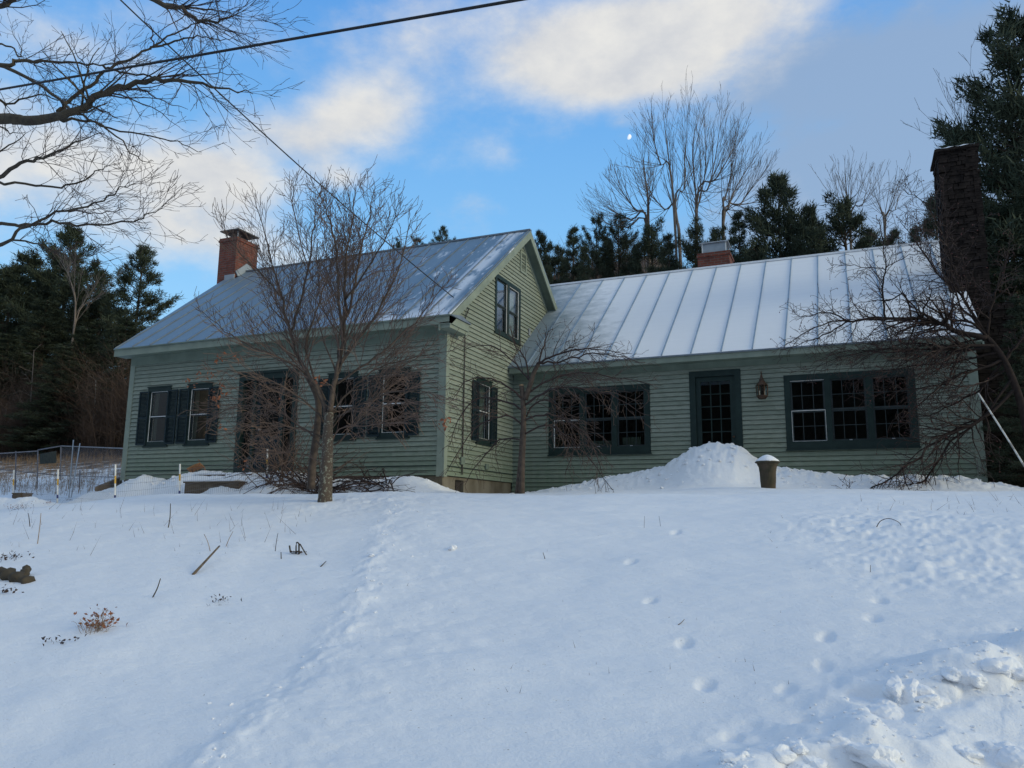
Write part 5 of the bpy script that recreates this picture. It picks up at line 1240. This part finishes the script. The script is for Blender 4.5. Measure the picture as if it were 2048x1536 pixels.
def along(P, n, spread, s0, s1, side=None):
    P = np.array(P)[:, :2]
    for i in range(n):
        k_ = rng.randint(len(P)-1); t = rng.rand(); p = P[k_]*(1-t)+P[k_+1]*t+rng.normal(size=2)*spread
        if side is not None:
            d = P[k_+1]-P[k_]; nrm = np.array([d[1], -d[0]])/np.linalg.norm(d); p = p+nrm*side
        clod(np.array([p[0], p[1], gz(p[0], p[1])]), rng.uniform(s0, s1)**1)
along(PATH, 60, .16, .005, .016, .75); along(BANK, 220, .17, .004, .013); along([(-9, -.9), (-.2, -.9)], 90, .22, .015, .05); along([(1.2, 1.6), (9.8, 1.6)], 150, .5, .012, .045); along([(-5, -1.8), (0, -2.2)], 60, .4, .01, .035)
for (u, v, s_) in ((1500, 1350, 0), (1770, 1420, .10), (1800, 1375, .12), (1850, 1390, .10), (1730, 1500, .12), (1620, 1520, .11), (1680, 1480, .07), (1560, 1500, .06), (1590, 1490, .05), (1900, 1345, .07), (1870, 1350, .05), (1940, 1350, .08), (1985, 1330, .07), (2020, 1335, .09), (1790, 1460, .06), (1480, 1512, .07), (1995, 1500, .08), (2030, 1520, .1), (1930, 1505, .05)):
    if s_: p = gat(u, v); clod(p+[0, 0, -s_*.28], s_*.9)
p = gat(905, 1098); clod(p, .045); p = gat(742, 1112); clod(p, .03)
o = m.obj('snow_crumbs', 'snow', None); tag(o, 'loose lumps of snow scattered by the banks and path', kind='stuff')

# pale pole leaning on the crab apple
A, B = aty(1957, 787, .9), aty(2075, 975, -.4); m = MB(); m.tube(smooth_path([A, (A+B)/2+[0, 0, .02], B]), .014, 7)
tag(m.obj('leaning_pole', 'birch', None, smooth=True), 'long pale birch pole slanting down at the right edge of the photo', 'pole')
# small dark hillside trees right behind chimney handled above

# overhead cables
def cable(P0, P1, sag, r):
    t = np.linspace(0, 1, 40)[:, None]; P = np.array(P0)*(1-t)+np.array(P1)*t; P[:, 2] -= sag*4*(t*(1-t))[:, 0]; m = MB(); m.tube(P, r, 6); return m
A, B = aty(-700, 300, -4.5), aty(1700, -115, -6.5); A2 = aty(0, 181, -5); 
o = cable(A, B, .0, .021)
tag(o.obj('utility_cable', 'wire', None), 'thick black cable crossing the sky above the maple twigs', 'cable', 'overhead cables')
A = aty(60, -175, -8.6); B = np.array([.06, .93, 3.84]); o = cable(A, B, .18, .011)
tag(o.obj('service_cable', 'wire', None), 'thin black cable running down to the gable corner of the tall house', 'cable', 'overhead cables')

# daytime moon: the sunlit part of a far sphere
D_ = 3000; c = atd(1257.5, 273.5, D_); r = 5.6/FPX*D_*.9; dv = unit(c-CAM); sd = unit(CR*.80-CU*.25-dv*.42)
V = []; F_ = []
nn, mm = 40, 24; up_ = unit(np.cross(sd, dv)); sdir = sd; e3 = unit(np.cross(up_, sdir))
for i in range(mm+1):
    th = (math.pi*.5)*i/mm
    for j in range(nn):
        a = 2*math.pi*j/nn; V.append(c+r*(sdir*math.cos(th)+(up_*math.cos(a)+e3*math.sin(a))*math.sin(th)))
F_ = [(i*nn+j, i*nn+(j+1) % nn, (i+1)*nn+(j+1) % nn, (i+1)*nn+j) for i in range(mm) for j in range(nn)]
mt, nt, b_ = newmat('moonlight'); b_.inputs['Base Color'].default_value = (.3, .3, .3, 1)
n_ = noise(nt, obj_coord(nt), .12, 3); L(nt, ramp(nt, n_, [(.4, (.80, .84, .92)), (.65, (.52, .62, .80))]), b_.inputs['Emission Color']); b_.inputs['Emission Strength'].default_value = .85
m = MB(); m.add(V, F_); tag(m.obj('moon', mt, None, smooth=True), 'pale daytime moon over the wing roof', 'moon')

# ------------------------------------------------------------------ sky and light
SUN_AZ = R(91); SUN_EL = R(17)       # azimuth from +Y towards +X
sdir = Vector((math.sin(SUN_AZ)*math.cos(SUN_EL), math.cos(SUN_AZ)*math.cos(SUN_EL), math.sin(SUN_EL)))
sl = bpy.data.lights.new('sun', 'SUN'); sl.energy = SUN_E = 1.5; sl.angle = R(22); sl.color = (1, .90, .60)
so = bpy.data.objects.new('sun', sl); COL.objects.link(so); so.rotation_euler = sdir.to_track_quat('Z', 'Y').to_euler()
wd = bpy.data.worlds.new('World'); SC.world = wd; wd.use_nodes = True; nt = wd.node_tree; bg = nt.nodes['Background']
sky = N(nt, 'ShaderNodeTexSky', sky_type='NISHITA'); sky.sun_disc = False; sky.sun_elevation = SUN_EL; sky.sun_rotation = SUN_AZ; sky.altitude = 200; sky.air_density = 1.0; sky.dust_density = .3; sky.ozone_density = 1.5
tc = N(nt, 'ShaderNodeTexCoord'); sp = N(nt, 'ShaderNodeSeparateXYZ'); L(nt, tc.outputs['Generated'], sp.inputs[0])
az = math_(nt, 'ARCTAN2', sp.outputs[0], sp.outputs[1]); el = math_(nt, 'ARCSINE', sp.outputs[2])
# clouds: banks at fixed bearings and heights, broken up by noise
wv = N(nt, 'ShaderNodeVectorMath', operation='MULTIPLY'); wv.inputs[1].default_value = (1, 1, 1.7); L(nt, tc.outputs['Generated'], wv.inputs[0])
n1 = noise(nt, wv.outputs[0], 4.5, 10, .6); n2 = noise(nt, wv.outputs[0], 13, 8, .6)
def azel(u, v):
    d = unit(ray(u, v)); return math.atan2(d[0], d[1]), math.asin(d[2])
def bank(u, v, su, sv, wgt, slant=0):
    a, e = azel(u, v); ka, ke = FPX/su*math.cos(e), FPX/sv
    da = math_(nt, 'SUBTRACT', az, a); de = math_(nt, 'SUBTRACT', el, e)
    de2 = math_(nt, 'SUBTRACT', de, math_(nt, 'MULTIPLY', da, slant))
    x = math_(nt, 'MULTIPLY', da, ka); y = math_(nt, 'MULTIPLY', de2, ke)
    r2 = math_(nt, 'ADD', math_(nt, 'MULTIPLY', x, x), math_(nt, 'MULTIPLY', y, y))
    return math_(nt, 'MULTIPLY', math_(nt, 'EXPONENT', math_(nt, 'MULTIPLY', r2, -1)), wgt)
def total(l):
    t = bank(*l[0])
    for b in l[1:]: t = math_(nt, 'ADD', t, bank(*b))
    return t
bright = total([(40, 300, 200, 90, .7), (330, 340, 150, 60, .65), (480, 360, 130, 60, .9), (690, 235, 120, 60, .85, .2), (590, 280, 90, 40, .5), (450, 60, 170, 55, .45), (250, 130, 120, 35, .5), (60, 60, 120, 40, .35),
    (1160, 110, 190, 85, .95), (1340, 70, 230, 80, .95), (1250, 160, 170, 45, .5), (680, 355, 60, 28, .7), (380, 470, 160, 50, .55), (1000, 300, 110, 55, .42), (560, 500, 200, 60, .35), (-450, 350, 300, 300, .8), (860, 60, 160, 90, .42), (1500, 20, 160, 60, .5), (780, 180, 120, 120, .35), (1000, 200, 200, 60, .25), (480, 240, 90, 60, .4)])
dull = total([(1850, 150, 300, 110, .85), (1600, 120, 170, 110, .55), (1950, 380, 260, 130, .95), (1600, 330, 210, 50, .45), (1700, 440, 260, 70, .6), (2300, 300, 400, 300, .9), (1100, 250, 260, 60, .22), (640, 60, 240, 90, .25), (1480, 480, 200, 40, .3)])
nn1 = math_(nt, 'ADD', math_(nt, 'MULTIPLY', math_(nt, 'SUBTRACT', n1, .5), 2.6), math_(nt, 'MULTIPLY', math_(nt, 'SUBTRACT', n2, .5), 1.3))
def soft(mass, lo, hi, wn):
    t = math_(nt, 'ADD', mass, math_(nt, 'MULTIPLY', nn1, wn)); r = N(nt, 'ShaderNodeMapRange', interpolation_type='SMOOTHSTEP'); r.inputs[1].default_value = lo; r.inputs[2].default_value = hi; L(nt, t, r.inputs[0]); return r.outputs[0]
fb_ = soft(bright, .06, 1.15, .60); fd = soft(dull, .1, 1.05, .6)
# unseen rest of the sky gets added cloud, tinted to colour the snow's light
gain = N(nt, 'ShaderNodeVectorMath', operation='MULTIPLY'); gain.inputs[1].default_value = (1.0, 1.0, 1.0); L(nt, sky.outputs[0], gain.inputs[0])
SKYGAIN = gain
eln = N(nt, 'ShaderNodeMapRange'); eln.inputs[1].default_value = .15; eln.inputs[2].default_value = .62; L(nt, el, eln.inputs[0])
blue = ramp(nt, eln.outputs[0], [(0, (.38, .74, 1.06)), (.45, (.23, .56, .98)), (1, (.12, .38, .86))])
bs = N(nt, 'ShaderNodeVectorMath', operation='SCALE'); bs.inputs[3].default_value = 9.6; L(nt, blue, bs.inputs[0])
skyc = mix(nt, .86, gain.outputs[0], bs.outputs[0])
den = ramp(nt, n2, [(.3, (6.0, 6.1, 6.3)), (.7, (8.0, 7.8, 7.3))])
c2 = mix(nt, math_(nt, 'MULTIPLY', fd, .80), skyc, (2.9, 3.9, 5.5))
c3 = mix(nt, math_(nt, 'MULTIPLY', fb_, .93), c2, den)
dp = N(nt, 'ShaderNodeVectorMath', operation='DOT_PRODUCT'); dp.inputs[1].default_value = tuple(CF); L(nt, tc.outputs['Generated'], dp.inputs[0])
mb1 = N(nt, 'ShaderNodeMapRange', interpolation_type='SMOOTHSTEP'); mb1.inputs[1].default_value = .55; mb1.inputs[2].default_value = .2; L(nt, dp.outputs['Value'], mb1.inputs[0])
rest = math_(nt, 'MULTIPLY', mb1.outputs[0], ramp(nt, n1, [(.30, (0, 0, 0)), (.55, (1, 1, 1))]))
c3 = mix(nt, math_(nt, 'MULTIPLY', rest, .9), c3, (5.15, 5.65, 6.0))  # added unseen cloud, its tint sets the skylight on the snow
L(nt, c3, bg.inputs[0]); bg.inputs[1].default_value = .1
SC.view_settings.view_transform = 'Standard'; SC.view_settings.look = 'None'; SC.view_settings.exposure = .10; SC.view_settings.gamma = 1
SC.cycles.max_bounces = 5; SC.cycles.diffuse_bounces = 3; SC.cycles.glossy_bounces = 2; SC.cycles.transparent_max_bounces = 12; SC.cycles.use_denoising = True
